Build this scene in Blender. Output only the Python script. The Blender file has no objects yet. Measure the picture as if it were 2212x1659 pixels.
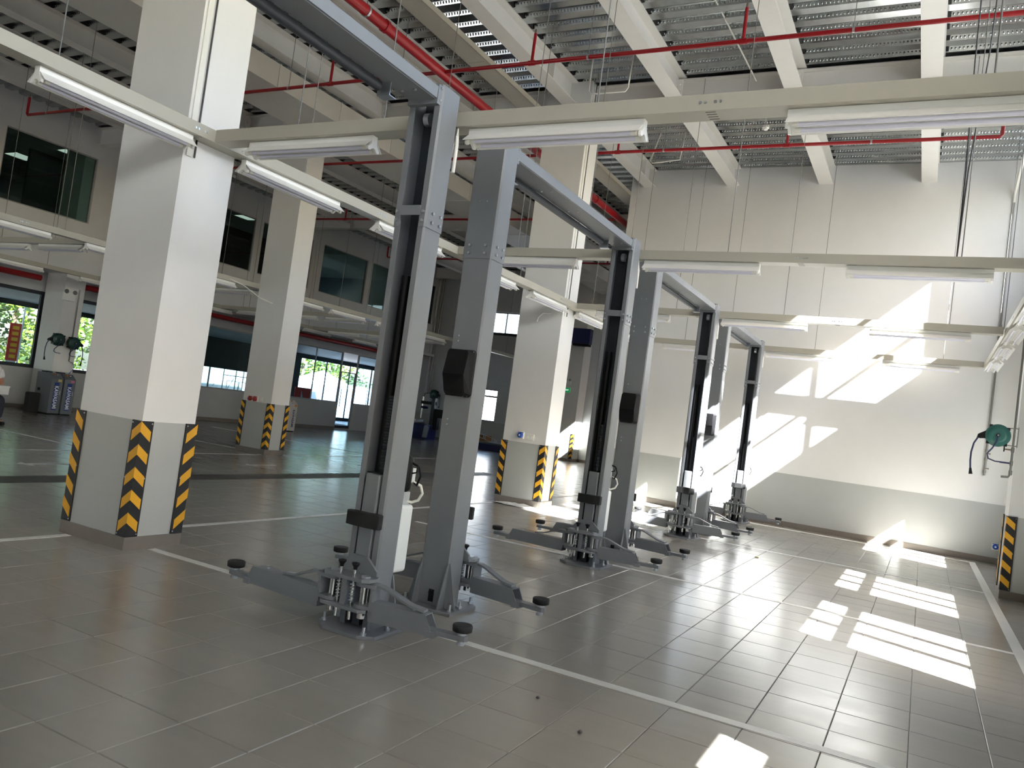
import bpy, bmesh, math, random
from mathutils import Vector, Matrix
random.seed(7)
SC = bpy.context.scene
COL = SC.collection
# ------------------------------------------------------------------ camera
HC = 1.522
YAW, PIT, ROL, FPX = -4.88580847e-01, 3.75991016e-02, 1.33058982e-01, 1700.64861
CF = Vector((math.sin(YAW)*math.cos(PIT), math.cos(YAW)*math.cos(PIT), math.sin(PIT)))
_r = Vector((math.cos(YAW), -math.sin(YAW), 0)); _u = _r.cross(CF)
CR = _r*math.cos(ROL) + _u*math.sin(ROL)
CU = -_r*math.sin(ROL) + _u*math.cos(ROL)
cam_d = bpy.data.cameras.new('camera'); cam = bpy.data.objects.new('camera', cam_d); COL.objects.link(cam)
M = Matrix((CR, CU, -CF)).transposed().to_4x4(); M.translation = (0, 0, HC); cam.matrix_world = M
cam_d.sensor_width = 36.0; cam_d.lens = FPX/2212*36; cam_d.clip_end = 300
SC.camera = cam
def proj(p):
    v = Vector(p) - Vector((0, 0, HC)); d = v.dot(CF)
    return None if d < .2 else (1106 + FPX*v.dot(CR)/d, 829.5 - FPX*v.dot(CU)/d, d)
# ------------------------------------------------------------------ light
SUN = Vector((-1, .43, -.925)).normalized()
w = bpy.data.worlds.new('sky'); SC.world = w; w.use_nodes = True
nt = w.node_tree; sky = nt.nodes.new('ShaderNodeTexSky'); sky.sky_type = 'NISHITA'
sky.sun_disc = False; sky.sun_elevation = math.radians(40.4); sky.sun_rotation = math.atan2(-SUN.x, -SUN.y)
sky.air_density = 1.0; sky.dust_density = 2.5; sky.ozone_density = 1.0
bg = nt.nodes['Background']; nt.links.new(sky.outputs[0], bg.inputs[0]); bg.inputs[1].default_value = 0.36
sl = bpy.data.lights.new('sun', 'SUN'); sl.energy = 26; sl.angle = math.radians(.6); sl.color = (1, 1, 1)
so = bpy.data.objects.new('sun', sl); COL.objects.link(so); so.location = (20, -9, 20)
so.rotation_euler = SUN.to_track_quat('-Z', 'Y').to_euler()
vs = SC.view_settings; vs.view_transform = 'Standard'; vs.look = 'None'; vs.gamma = 1; vs.use_curve_mapping = False
vs.exposure = 2.08
SC.cycles.max_bounces = 10; SC.cycles.diffuse_bounces = 6; SC.cycles.glossy_bounces = 4; SC.cycles.transparent_max_bounces = 16
SC.cycles.sample_clamp_indirect = 6.0; SC.cycles.use_denoising = True
SC.cycles.caustics_reflective = False; SC.cycles.caustics_refractive = False
# ------------------------------------------------------------------ materials
MT = {}
def srgb(r, g, b):
    f = lambda c: (c/255/12.92) if c/255 <= .04045 else ((c/255+.055)/1.055)**2.4
    return (f(r), f(g), f(b), 1)
def mat(name, col, rough=.5, metal=0, var=0, scale=3.0, bump=0, bscale=60, spec=.5, emit=0, rvar=0, stretch=None, coat=0):
    m = bpy.data.materials.new(name); m.use_nodes = True; n = m.node_tree.nodes; l = m.node_tree.links
    b = n['Principled BSDF']; b.inputs['Base Color'].default_value = col; b.inputs['Roughness'].default_value = rough
    b.inputs['Metallic'].default_value = metal; b.inputs['Specular IOR Level'].default_value = spec
    if coat: b.inputs['Coat Weight'].default_value = coat; b.inputs['Coat Roughness'].default_value = .15
    if emit: b.inputs['Emission Color'].default_value = col; b.inputs['Emission Strength'].default_value = emit
    if var or bump or rvar:
        tc = n.new('ShaderNodeNewGeometry'); vec = tc.outputs['Position']
        if stretch:
            mp = n.new('ShaderNodeMapping'); mp.inputs['Scale'].default_value = stretch; l.new(vec, mp.inputs[0]); vec = mp.outputs[0]
    if var or rvar:
        nz = n.new('ShaderNodeTexNoise'); nz.inputs['Scale'].default_value = scale; nz.inputs['Detail'].default_value = 6; nz.inputs['Roughness'].default_value = .65
        l.new(vec, nz.inputs['Vector'])
    if var:
        rp = n.new('ShaderNodeMapRange'); rp.inputs[1].default_value = .3; rp.inputs[2].default_value = .7; rp.inputs[3].default_value = 1-var; rp.inputs[4].default_value = 1+var
        l.new(nz.outputs[0], rp.inputs[0])
        mx = n.new('ShaderNodeVectorMath'); mx.operation = 'SCALE'; mx.inputs[0].default_value = col[:3]; l.new(rp.outputs[0], mx.inputs['Scale'])
        l.new(mx.outputs[0], b.inputs['Base Color'])
    if rvar:
        rr = n.new('ShaderNodeMapRange'); rr.inputs[1].default_value = .3; rr.inputs[2].default_value = .7; rr.inputs[3].default_value = rough-rvar; rr.inputs[4].default_value = rough+rvar
        l.new(nz.outputs[0], rr.inputs[0]); l.new(rr.outputs[0], b.inputs['Roughness'])
    if bump:
        n2 = n.new('ShaderNodeTexNoise'); n2.inputs['Scale'].default_value = bscale; n2.inputs['Detail'].default_value = 3; l.new(vec, n2.inputs['Vector'])
        bp = n.new('ShaderNodeBump'); bp.inputs['Strength'].default_value = bump; bp.inputs['Distance'].default_value = .01
        l.new(n2.outputs[0], bp.inputs['Height']); l.new(bp.outputs[0], b.inputs['Normal'])
    MT[name] = m; return m
mat('white_paint', srgb(225, 224, 221), .55, var=.025, scale=1.2, bump=.04, bscale=90)
mat('grey_paint', srgb(176, 177, 173), .45, var=.03, scale=2, bump=.03)
mat('office_white', srgb(206, 206, 206), .6, var=.02)
mat('skirting', srgb(118, 110, 101), .3, var=.06, scale=6)
mat('beam_white', srgb(224, 221, 215), .5, var=.03, scale=2)
mat('deck', srgb(182, 186, 186), .2, metal=1, var=.10, scale=4, rvar=.05)
mat('duct_white', srgb(208, 205, 198), .5, var=.02)
mat('foam', srgb(20, 20, 21), .9)
mat('tray', srgb(174, 170, 156), .42, var=.02, scale=5)
mat('lamp_white', srgb(236, 235, 230), .35)
mat('tube', srgb(222, 222, 236), .25)
mat('red', srgb(150, 15, 25), .32, var=.04, scale=4)
mat('lift_grey', srgb(117, 120, 124), .40, var=.04, scale=5, rvar=.05)
mat('lift_dark', srgb(52, 56, 62), .45, var=.06, scale=9)
mat('zinc', srgb(190, 195, 200), .28, metal=.9)
mat('chrome', srgb(200, 200, 196), .18, metal=1)
mat('black_plastic', srgb(13, 13, 15), .5, spec=.25)
mat('rubber', srgb(20, 20, 21), .75, bump=.3, bscale=200)
mat('guard_black', srgb(28, 27, 28), .55, bump=.15, bscale=120)
mat('guard_yellow', srgb(226, 165, 32), .5, bump=.1, bscale=150, var=.05, scale=20)
mat('line_paint', srgb(214, 213, 208), .35, var=.05, scale=6)
mat('drain_grey', srgb(72, 70, 67), .5, var=.12, scale=9)
mat('blue', srgb(28, 74, 168), .4); mat('dark_blue', srgb(22, 30, 84), .35, var=.08)
mat('label_blue', srgb(32, 62, 132), .4); mat('label_white', srgb(232, 236, 240), .4)
mat('cab_grey', srgb(104, 110, 114), .4, var=.03); mat('cab_dark', srgb(56, 60, 63), .45)
mat('cab_white', srgb(216, 212, 206), .4)
mat('orange', srgb(214, 120, 50), .5); mat('label_yellow', srgb(190, 180, 110), .5); mat('label_pink', srgb(205, 110, 140), .5)
mat('reel_green', srgb(46, 104, 96), .42); mat('reel_dark', srgb(12, 52, 48), .42)
mat('hose_blue', srgb(38, 46, 84), .5); mat('hose_white', srgb(226, 226, 216), .4); mat('tank', srgb(226, 228, 226), .4, var=.02)
mat('galv', srgb(138, 136, 132), .38, metal=.8, var=.08, scale=12)
mat('brass', srgb(128, 112, 96), .35, metal=.8)
mat('wire', srgb(58, 58, 58), .5); mat('rod', srgb(120, 120, 118), .55, metal=.3)
mat('cable_white', srgb(228, 226, 218), .5)
mat('frame_dark', srgb(38, 44, 50), .45); mat('frame_grey', srgb(150, 150, 148), .4)
mat('brown_curtain', srgb(52, 38, 34), .8, var=.2, scale=8); mat('office_dark', srgb(58, 68, 66), .7, var=.05)
mat('ceil_tile', srgb(178, 186, 180), .8); mat('tbar', srgb(220, 224, 214), .5)
mat('troffer', srgb(250, 252, 240), .4, emit=.22)
mat('skin', srgb(186, 132, 104), .5, var=.04); mat('shirt', srgb(232, 230, 230), .8, var=.03); mat('trousers', srgb(44, 48, 60), .8); mat('hair', srgb(24, 20, 18), .6)
mat('leaf', srgb(78, 104, 22), .6, var=.35, scale=1.6); mat('leaf_dark', srgb(34, 56, 18), .6, var=.3, scale=1.6); mat('bark', srgb(92, 76, 60), .8, var=.2)
mat('fence', srgb(128, 138, 150), .5, var=.02); mat('paving', srgb(138, 139, 138), .8, var=.05); mat('tent', srgb(240, 240, 238), .6)
mat('scaffold', srgb(70, 74, 78), .4, metal=.6); mat('banner_red', srgb(214, 48, 28), .5); mat('banner_yellow', srgb(250, 200, 40), .5)
mat('exit_green', srgb(14, 110, 62), .4, emit=.25); mat('exit_white', srgb(200, 230, 214), .4, emit=.3)
mat('carton', srgb(150, 112, 76), .8); mat('steel_panel', srgb(190, 192, 192), .36, metal=.3, var=.04, scale=2.5, rvar=.04)
mat('plaster', srgb(190, 192, 194), .7, var=.02); mat('grout', srgb(132, 127, 119), .8)
def glass(name, tint, gl=.12, rough=.02):
    m = bpy.data.materials.new(name); m.use_nodes = True; n = m.node_tree.nodes; l = m.node_tree.links
    n.remove(n['Principled BSDF']); t = n.new('ShaderNodeBsdfTransparent'); t.inputs[0].default_value = tint
    g = n.new('ShaderNodeBsdfGlossy'); g.inputs['Roughness'].default_value = rough; g.inputs[0].default_value = (.9, .95, .95, 1)
    lw = n.new('ShaderNodeLayerWeight'); lw.inputs[0].default_value = .5
    pw = n.new('ShaderNodeMath'); pw.operation = 'POWER'; pw.inputs[1].default_value = 5; l.new(lw.outputs['Facing'], pw.inputs[0])
    ad = n.new('ShaderNodeMath'); ad.operation = 'MULTIPLY_ADD'; ad.inputs[1].default_value = .9; ad.inputs[2].default_value = .035; l.new(pw.outputs[0], ad.inputs[0])
    mx = n.new('ShaderNodeMixShader'); l.new(ad.outputs[0], mx.inputs[0]); l.new(t.outputs[0], mx.inputs[1]); l.new(g.outputs[0], mx.inputs[2])
    l.new(mx.outputs[0], n['Material Output'].inputs[0]); MT[name] = m
glass('glass', (.97, .98, .98, 1)); glass('glass_tint', (.70, .74, .72, 1)); glass('glass_green', (.62, .72, .70, 1)); glass('glass_blue', (.70, .80, .86, 1))
def tile_mat():
    m = mat('tile', srgb(146, 142, 134), .25); n = m.node_tree.nodes; l = m.node_tree.links; b = n['Principled BSDF']
    g = n.new('ShaderNodeNewGeometry'); oi = n.new('ShaderNodeObjectInfo')
    wn = n.new('ShaderNodeTexWhiteNoise'); wn.noise_dimensions = '2D'          # one tone for each 0.4 m tile
    mp = n.new('ShaderNodeMapping'); mp.inputs['Location'].default_value = (-.08/.4, -.1/.4, 0); mp.inputs['Scale'].default_value = (2.5, 2.5, 1); l.new(g.outputs['Position'], mp.inputs[0])
    fl = n.new('ShaderNodeVectorMath'); fl.operation = 'FLOOR'; l.new(mp.outputs[0], fl.inputs[0]); l.new(fl.outputs[0], wn.inputs[0])
    st = n.new('ShaderNodeMapping'); st.inputs['Scale'].default_value = (1.2, 5.0, 1); st.inputs['Rotation'].default_value = (0, 0, .25); l.new(g.outputs['Position'], st.inputs[0])
    off = n.new('ShaderNodeVectorMath'); off.operation = 'ADD'; l.new(st.outputs[0], off.inputs[0])
    sc = n.new('ShaderNodeVectorMath'); sc.operation = 'SCALE'; sc.inputs['Scale'].default_value = 3; l.new(wn.outputs['Color'], sc.inputs[0]); l.new(sc.outputs[0], off.inputs[1])
    nz = n.new('ShaderNodeTexNoise'); nz.inputs['Scale'].default_value = 1.6; nz.inputs['Detail'].default_value = 7; nz.inputs['Roughness'].default_value = .62; nz.inputs['Distortion'].default_value = .6; l.new(off.outputs[0], nz.inputs['Vector'])
    big = n.new('ShaderNodeTexNoise'); big.inputs['Scale'].default_value = .7; big.inputs['Detail'].default_value = 5; l.new(g.outputs['Position'], big.inputs['Vector'])
    a1 = n.new('ShaderNodeMath'); a1.operation = 'MULTIPLY_ADD'; a1.inputs[1].default_value = .07; a1.inputs[2].default_value = .965; l.new(wn.outputs['Value'], a1.inputs[0])
    r1 = n.new('ShaderNodeMapRange'); r1.inputs[1].default_value = .3; r1.inputs[2].default_value = .7; r1.inputs[3].default_value = .975; r1.inputs[4].default_value = 1.025; l.new(nz.outputs[0], r1.inputs[0])
    mm = n.new('ShaderNodeMath'); mm.operation = 'MULTIPLY'; l.new(a1.outputs[0], mm.inputs[0]); l.new(r1.outputs[0], mm.inputs[1])
    cs = n.new('ShaderNodeVectorMath'); cs.operation = 'SCALE'; cs.inputs[0].default_value = srgb(146, 142, 134)[:3]; l.new(mm.outputs[0], cs.inputs['Scale']); l.new(cs.outputs[0], b.inputs['Base Color'])
    rr = n.new('ShaderNodeMapRange'); rr.inputs[1].default_value = .3; rr.inputs[2].default_value = .7; rr.inputs[3].default_value = .2; rr.inputs[4].default_value = .262; l.new(nz.outputs[0], rr.inputs[0])
    l.new(rr.outputs[0], b.inputs['Roughness'])
    bp = n.new('ShaderNodeBump'); bp.inputs['Strength'].default_value = .02; bp.inputs['Distance'].default_value = .01; l.new(nz.outputs[0], bp.inputs['Height']); l.new(bp.outputs[0], b.inputs['Normal'])
    b.inputs['Specular IOR Level'].default_value = .6
tile_mat()
def deck_mat():                                                               # embossed studs on the rib flanks
    m = MT['deck']; n = m.node_tree.nodes; l = m.node_tree.links; b = n['Principled BSDF']
    g = n.new('ShaderNodeNewGeometry'); sp = n.new('ShaderNodeSeparateXYZ'); l.new(g.outputs['Position'], sp.inputs[0])
    def mth(op, a, c=None, d=None):
        k = n.new('ShaderNodeMath'); k.operation = op
        for i, v in enumerate((a, c, d)):
            if v is None: continue
            if hasattr(v, 'node'): l.new(v, k.inputs[i])
            else: k.inputs[i].default_value = v
        return k.outputs[0]
    sx = mth('SINE', mth('MULTIPLY', sp.outputs[0], 2*math.pi/.05)); sz = mth('SUBTRACT', 1.0, mth('MULTIPLY', mth('ABSOLUTE', mth('SUBTRACT', sp.outputs[2], 7.435)), 60.0))
    h = mth('MULTIPLY', mth('MAXIMUM', sx, 0.0), mth('MAXIMUM', sz, 0.0))
    bp = n.new('ShaderNodeBump'); bp.inputs['Strength'].default_value = 1.0; bp.inputs['Distance'].default_value = .008; l.new(h, bp.inputs['Height']); l.new(bp.outputs[0], b.inputs['Normal'])
deck_mat()
# ------------------------------------------------------------------ mesh helpers
class MB:
    def __init__(s): s.v = []; s.f = []; s.sm = []
    def add(s, vs, fs, smooth=False):
        o = len(s.v); s.v += [tuple(p) for p in vs]; s.f += [tuple(i+o for i in f) for f in fs]; s.sm += [smooth]*len(fs); return s
    def box(s, x0, x1, y0, y1, z0, z1):
        if x0 > x1: x0, x1 = x1, x0
        if y0 > y1: y0, y1 = y1, y0
        if z0 > z1: z0, z1 = z1, z0
        return s.add([(x0,y0,z0),(x1,y0,z0),(x1,y1,z0),(x0,y1,z0),(x0,y0,z1),(x1,y0,z1),(x1,y1,z1),(x0,y1,z1)],
                     [(0,3,2,1),(4,5,6,7),(0,1,5,4),(1,2,6,5),(2,3,7,6),(3,0,4,7)])
    def prism(s, poly, h0, h1, ax='z'):
        n = len(poly)
        P = {'z': lambda a, b, h: (a, b, h), 'y': lambda a, b, h: (a, h, b), 'x': lambda a, b, h: (h, a, b)}[ax]
        s.add([P(a, b, h0) for a, b in poly] + [P(a, b, h1) for a, b in poly],
              [tuple(range(n))[::-1], tuple(range(n, 2*n))] + [(i, (i+1) % n, n+(i+1) % n, n+i) for i in range(n)])
        return s
    def obox(s, c, d, L, wd, h0, h1):            # box along horizontal direction d from point c
        d = Vector((d[0], d[1], 0)).normalized(); q = Vector((-d.y, d.x, 0))*wd/2; c = Vector((c[0], c[1], 0)); e = c + d*L
        return s.prism([(p.x, p.y) for p in (c-q, e-q, e+q, c+q)], h0, h1)
    def cyl(s, p0, p1, r0, r1=None, n=12, caps=True):
        p0 = Vector(p0); p1 = Vector(p1); r1 = r0 if r1 is None else r1; d = (p1-p0)
        if d.length < 1e-9: return s
        d.normalize(); a = d.orthogonal().normalized(); b = d.cross(a)
        vs = []
        for p, r in ((p0, r0), (p1, r1)):
            vs += [p + (a*math.cos(2*math.pi*i/n) + b*math.sin(2*math.pi*i/n))*r for i in range(n)]
        s.add(vs, [(i, (i+1) % n, n+(i+1) % n, n+i) for i in range(n)], True)
        if caps: s.add(vs, [tuple(range(n))[::-1], tuple(range(n, 2*n))])
        return s
    def tube(s, pts, r, n=8):
        pts = [Vector(p) for p in pts]; rings = []; a = None
        for i, p in enumerate(pts):
            t = (pts[min(i+1, len(pts)-1)] - pts[max(i-1, 0)]).normalized()
            a = (t.orthogonal() if a is None else a - t*a.dot(t)).normalized(); b = t.cross(a)
            rings.append([p + (a*math.cos(2*math.pi*k/n) + b*math.sin(2*math.pi*k/n))*r for k in range(n)])
        vs = [q for rg in rings for q in rg]; m = len(pts)
        s.add(vs, [(i*n+k, i*n+(k+1) % n, (i+1)*n+(k+1) % n, (i+1)*n+k) for i in range(m-1) for k in range(n)], True)
        s.add(vs, [tuple(range(n))[::-1], tuple(range((m-1)*n, m*n))]); return s
    def lathe(s, prof, c=(0, 0, 0), ax='z', n=20):
        vs = []; c = Vector(c)
        for r, h in prof:
            for i in range(n):
                u, v = r*math.cos(2*math.pi*i/n), r*math.sin(2*math.pi*i/n)
                vs.append(c + Vector({'z': (u, v, h), 'y': (u, h, v), 'x': (h, u, v)}[ax]))
        m = len(prof)
        s.add(vs, [(i*n+k, i*n+(k+1) % n, (i+1)*n+(k+1) % n, (i+1)*n+k) for i in range(m-1) for k in range(n)], True)
        s.add(vs, [tuple(range(n))[::-1], tuple(range((m-1)*n, m*n))]); return s
    def mesh(s, name, m):
        me = bpy.data.meshes.new(name); me.from_pydata(s.v, [], s.f)
        bm = bmesh.new(); bm.from_mesh(me)
        for f, k in zip(bm.faces, s.sm): f.smooth = k
        bmesh.ops.recalc_face_normals(bm, faces=bm.faces); bm.to_mesh(me); bm.free()
        me.materials.append(MT[m]); return me
    def build(s, name, m, parent=None, loc=None, bevel=0):
        o = bpy.data.objects.new(name, s.mesh(name, m)); COL.objects.link(o)
        if parent: o.parent = parent
        if loc: o.location = loc
        if bevel:
            b = o.modifiers.new('bevel', 'BEVEL'); b.width = bevel; b.segments = 2; b.limit_method = 'ANGLE'; b.angle_limit = math.radians(40)
        return o
def inst(me, name, parent=None, loc=(0, 0, 0), rot=(0, 0, 0)):
    o = bpy.data.objects.new(name, me); COL.objects.link(o); o.parent = parent; o.location = loc; o.rotation_euler = rot; return o
def tag(o, label, cat, group=None):
    o['label'] = label; o['category'] = cat
    if group: o['group'] = group
    return o
def struct(o): o['kind'] = 'structure'; return o
def thing(name, label, cat, loc=(0, 0, 0), rz=0, group=None):
    o = bpy.data.objects.new(name, None); o.empty_display_size = .1; COL.objects.link(o); o.location = loc; o.rotation_euler = (0, 0, rz); return tag(o, label, cat, group)
def kids(o): return [c for c in bpy.data.objects if c.parent == o]
def dup(root, loc, label=None):
    def cp(o, par):
        c = o.copy(); COL.objects.link(c); c.parent = par
        for k in KID.get(o, []): cp(k, c)
        return c
    KID = {}
    for o in bpy.data.objects:
        if o.parent: KID.setdefault(o.parent, []).append(o)
    r = cp(root, None); r.location = loc
    if label: r['label'] = label
    return r
# ------------------------------------------------------------------ setting
XR, YF, YB, YN, XL, XU, ZD = 1.75, 16.75, 28.6, -7.0, -20.45, -19.4, 7.40
PITCH = 3.9
def cutwall(ax, p0, p1, a0, a1, z0, z1, ops):
    mb = MB(); A = sorted({a0, a1, *[v for o in ops for v in o[:2]]}); Z = sorted({z0, z1, *[v for o in ops for v in o[2:]]})
    for i in range(len(A)-1):
        k = 0
        while k < len(Z)-1:
            hole = lambda kk: any(o[0] <= A[i]+1e-6 and o[1] >= A[i+1]-1e-6 and o[2] <= Z[kk]+1e-6 and o[3] >= Z[kk+1]-1e-6 for o in ops)
            if hole(k): k += 1; continue
            j = k
            while j+1 < len(Z)-1 and not hole(j+1): j += 1
            b = (p0, p1, A[i], A[i+1]) if ax == 'x' else (A[i], A[i+1], p0, p1)
            mb.box(*b, Z[k], Z[j+1]); k = j+1
    return mb
# ---- floor: tiles laid on a bed
floor = struct(MB().box(XL-6, XR+.2, YN, YF+.2, -.12, -.006).box(XL-6, -6.35, YF+.2, YB+.2, -.12, -.006).build('floor', 'grout'))
def tile_geo(x, y, mb=None, sz=.397):
    h = sz/2; c = .003
    vs = []
    for (q, z) in ((h, -.006), (h, -c), (h-c, 0)):
        vs += [(x-q, y-q, z), (x+q, y-q, z), (x+q, y+q, z), (x-q, y+q, z)]
    fs = [(8, 9, 10, 11)] + [(r*4+i, r*4+(i+1) % 4, r*4+4+(i+1) % 4, r*4+4+i) for r in (0, 1) for i in range(4)]
    return vs, fs
tl = []
for i in range(-52, 5):
    for j in range(-18, 72):
        x, y = .08+.4*i+.2, .1+.4*j+.2
        if x > XR or x < XL or (x > -6.5 and y > YF) or y > YB: continue
        p = proj((x, y, 0)); area = 0
        if p and -60 < p[0] < 2272 and -60 < p[1] < 1719: area = 1/p[2]**3
        tl.append((area, x, y))
tl.sort(reverse=True)
_m = MB(); _m.add(*tile_geo(0, 0)); tme = _m.mesh('floor_tile', 'tile')
rest = MB()
for n, (a, x, y) in enumerate(tl):
    rx, ry, dz = random.gauss(0, .0007), random.gauss(0, .0007), random.uniform(-.0006, .0006)
    if n < 300: inst(tme, 'floor_tile', floor, (x, y, dz), (rx, ry, 0))
    else:
        vs, fs = tile_geo(x, y); rest.add([(u, v, z+dz+(v-y)*rx-(u-x)*ry) for u, v, z in vs], fs)
rt = rest.build('floor_tile_field', 'tile', floor); rt['kind'] = 'stuff'
def strip(x0, x1, y0, y1, name='bay_line', m='line_paint'): return MB().box(x0, x1, y0, y1, -.002, .0022).build(name, m, floor)
for k in range(4):
    y = 4.56 + PITCH*k
    strip(-5.61, .87 if k else 1.5, y-.04, y+.04); strip(-18.2, -12.0, y-.04, y+.04)
strip(.87, .97, -2, 16.38, 'end_line'); strip(-5.61, .87, 16.30, 16.38)
for a, b in ((-4, 4.30), (4.90, 12.10), (12.70, 19.9)):
    strip(-6.37, -6.29, a, b, 'aisle_line'); strip(-12.07, -11.99, a, b, 'aisle_line')
strip(-9.51, -9.02, -6, 17.0, 'drain_cover', 'drain_grey')
for yy in (6.25, 10.25, 13.4):
    m = MB().prism([(-10.52, yy), (-10.36, yy+.16), (-10.46, yy+.16), (-10.46, yy+.72), (-10.58, yy+.72), (-10.58, yy+.16), (-10.68, yy+.16)], -.002, .0022); m.build('lane_arrow', 'line_paint', floor)
MB().box(-12.4, -11.2, 4.6, 5.9, -.002, .002).build('drain_cover', 'drain_grey', floor)
# ---- walls
wf = struct(MB().box(-6.5, XR+.2, YF, YF+.2, 0, 7.5).build('wall_far', 'white_paint'))
MB().box(-6.5, XR, YF-.004, YF+.05, .1, 1.06).build('dado', 'grey_paint', wf)
b = struct(MB().box(-6.5, XR, YF-.016, YF, 0, .11).build('baseboard_far', 'skirting'))
ws = struct(cutwall('x', -6.5, -6.35, YF+.2, YB, 0, 7.5, [(25.1, 26.3, 5.5, 6.7)]).build('wall_side', 'white_paint'))
LOWW = [(-5.9, -4.0), (-2.4, -.5), (1.36, 3.26), (6.12, 8.04), (9.16, 11.0), (13.97, 15.91)]  # those behind the camera are unseen, added for more light from the right
UPW = [(13.0, 15.91), (8.4, 11.45), (4.9, 7.9), (.6, 4.0), (-3.2, .2), (-6.8, -3.6)]  # unseen ones on the camera side are added to let in side light
UZ = lambda a: 5.15 if a > 8 else 4.65; UT = lambda a: 7.065 if a > 8 else 6.88
ops = [(a, b, 1.17, 2.525) for a, b in LOWW] + [(a, b, UZ(a), UT(a)) for a, b in UPW]
wr = struct(cutwall('x', XR, XR+.2, YN, YF+.2, 0, 7.5, ops).build('wall_right', 'white_paint'))
MB().box(XR-.004, XR, YN, YF, .1, 1.06).build('dado', 'grey_paint', wr)
struct(MB().box(XR-.016, XR, YN, YF, 0, .11).build('baseboard_right', 'skirting'))
wn = 0
def window(ax, p, a0, a1, z0, z1, vbars=(), hbars=(), fr=.045, gm='glass', fm='frame_dark', bt=.04):
    """a framed window standing in the plane ax = p, spanning a0..a1 and z0..z1"""
    global wn; wn += 1
    B = lambda mb, A0, A1, Z0, Z1, t: mb.box(p-t, p+t, A0, A1, Z0, Z1) if ax == 'x' else mb.box(A0, A1, p-t, p+t, Z0, Z1)
    f = MB()
    B(f, a0, a1, z0, z0+fr, .035); B(f, a0, a1, z1-fr, z1, .035); B(f, a0, a0+fr, z0+fr, z1-fr, .035); B(f, a1-fr, a1, z0+fr, z1-fr, .035)
    o = struct(f.build('window_%d' % wn, fm))
    for v in vbars: B(MB(), v-bt/2, v+bt/2, z0+fr, z1-fr, .03).build('mullion', fm, o)
    for h in hbars: B(MB(), a0+fr, a1-fr, h-bt/2, h+bt/2, .028).build('transom', fm, o)
    ca = [a0+fr, *sorted(vbars), a1-fr]; cz = [z0+fr, *sorted(hbars), z1-fr]
    for i in range(len(ca)-1):
        for j in range(len(cz)-1): B(MB(), ca[i], ca[i+1], cz[j], cz[j+1], .003).build('pane', gm, o)
    return o
for a, b in LOWW: window('x', XR+.1, a, b, 1.17, 2.525, (b-.62, b-1.18), (2.145,), bt=.10)
for a, b in UPW: window('x', XR+.1, a, b, UZ(a), UT(a), [b-.82*k-.04 for k in range(1, int((b-a)/.8)+1) if b-.8*k-.3 > a], (6.10,), bt=.075)
# unseen canopy added outside to keep direct sun out of the near clerestory
canopy = tag(MB().box(XR+.2, XR+2.7, YN, 8.2, 6.95, 7.15).build('sun_block_canopy', 'beam_white'), 'unseen white canopy added outside to block sun from the right-hand windows', 'canopy')
window('x', -6.43, 25.1, 26.3, 5.5, 6.7, (25.7,), (), bt=.05)
# back wall of the far bay, with a clerestory and a low window
ops = [(-16.55, -14.9, 4.78, 5.68), (-17.2, -15.82, 1.08, 2.42)]
wb = struct(cutwall('y', YB, YB+.2, XL-.15, -6.35, 0, 7.5, ops).build('wall_back', 'plaster'))
MB().box(XL, -6.5, YB-.004, YB+.02, .1, 1.06).build('dado', 'grey_paint', wb)
struct(MB().box(XL, -6.5, YB-.016, YB, 0, .11).build('baseboard_back', 'skirting'))
window('y', YB+.1, -16.55, -14.9, 4.78, 5.68, (-15.89,)); window('y', YB+.1, -17.2, -15.82, 1.08, 2.42, (), (2.12,), bt=.07)
MB().box(-16.6, -14.85, YB-.06, YB-.02, 4.70, 4.78).build('window_sill', 'frame_dark', wb)
# near wall behind the camera with open roller doors
struct(cutwall('y', YN-.2, YN, XL-6, XR+.2, 0, 7.5, [(-18.0, -15.0, 0, 3.6)]).build('wall_near', 'white_paint'))
# left side: low wall, glazing, slab, upper office wall
lo_ops = [(8.2, 12.25, 1.05, 3.05), (13.05, 16.6, 1.05, 3.05), (17.1, 20.0, 1.05, 3.05), (21.2, 24.22, 1.05, 3.05), (24.22, 25.18, 0.05, 3.05), (25.18, 27.6, 1.05, 3.05), (-6, 6.5, 1.05, 3.05)]
wl = struct(cutwall('x', XL-.15, XL, YN, YB, 0, 3.55, lo_ops).build('wall_left', 'plaster'))
MB().box(XL, XL+.004, YN, 24.2, .1, 1.05).build('dado', 'grey_paint', wl)
MB().box(XL, XL+.012, 17.15, 20.4, .12, 1.05).build('steel_cladding', 'steel_panel', wl)
struct(MB().box(XL, XL+.016, YN, 24.2, 0, .11).build('baseboard_left', 'skirting'))
for a, b, gm in ((8.2, 12.25, 'glass_tint'), (13.05, 16.6, 'glass_tint'), (17.1, 20.0, 'glass_green'), (21.2, 24.22, 'glass_blue'), (25.18, 27.6, 'glass_blue'), (-6, 6.5, 'glass_tint')):
    window('x', XL-.07, a, b, 1.05, 3.05, [a+(b-a)/2] if gm == 'glass_blue' else (), (), .04 if gm != 'glass_tint' else .09, gm, 'frame_dark' if gm == 'glass_tint' else 'frame_grey', .015)
d1 = struct(MB().box(XL-.1, XL-.05, 24.24, 24.28, .05, 2.3).box(XL-.1, XL-.05, 25.12, 25.16, .05, 2.3).box(XL-.1, XL-.05, 24.24, 25.16, 2.26, 2.3).build('door_1', 'frame_grey'))
MB().box(XL-.08, XL-.07, 24.28, 25.12, .06, 2.26).build('pane', 'glass_blue', d1); MB().cyl((XL-.03, 24.36, .9), (XL-.03, 24.36, 1.6), .015).build('door_handle', 'frame_dark', d1)
MB().box(XL-.1, XL-.05, 24.28, 25.12, .05, .16).build('kick_plate', 'frame_dark', d1)
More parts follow.
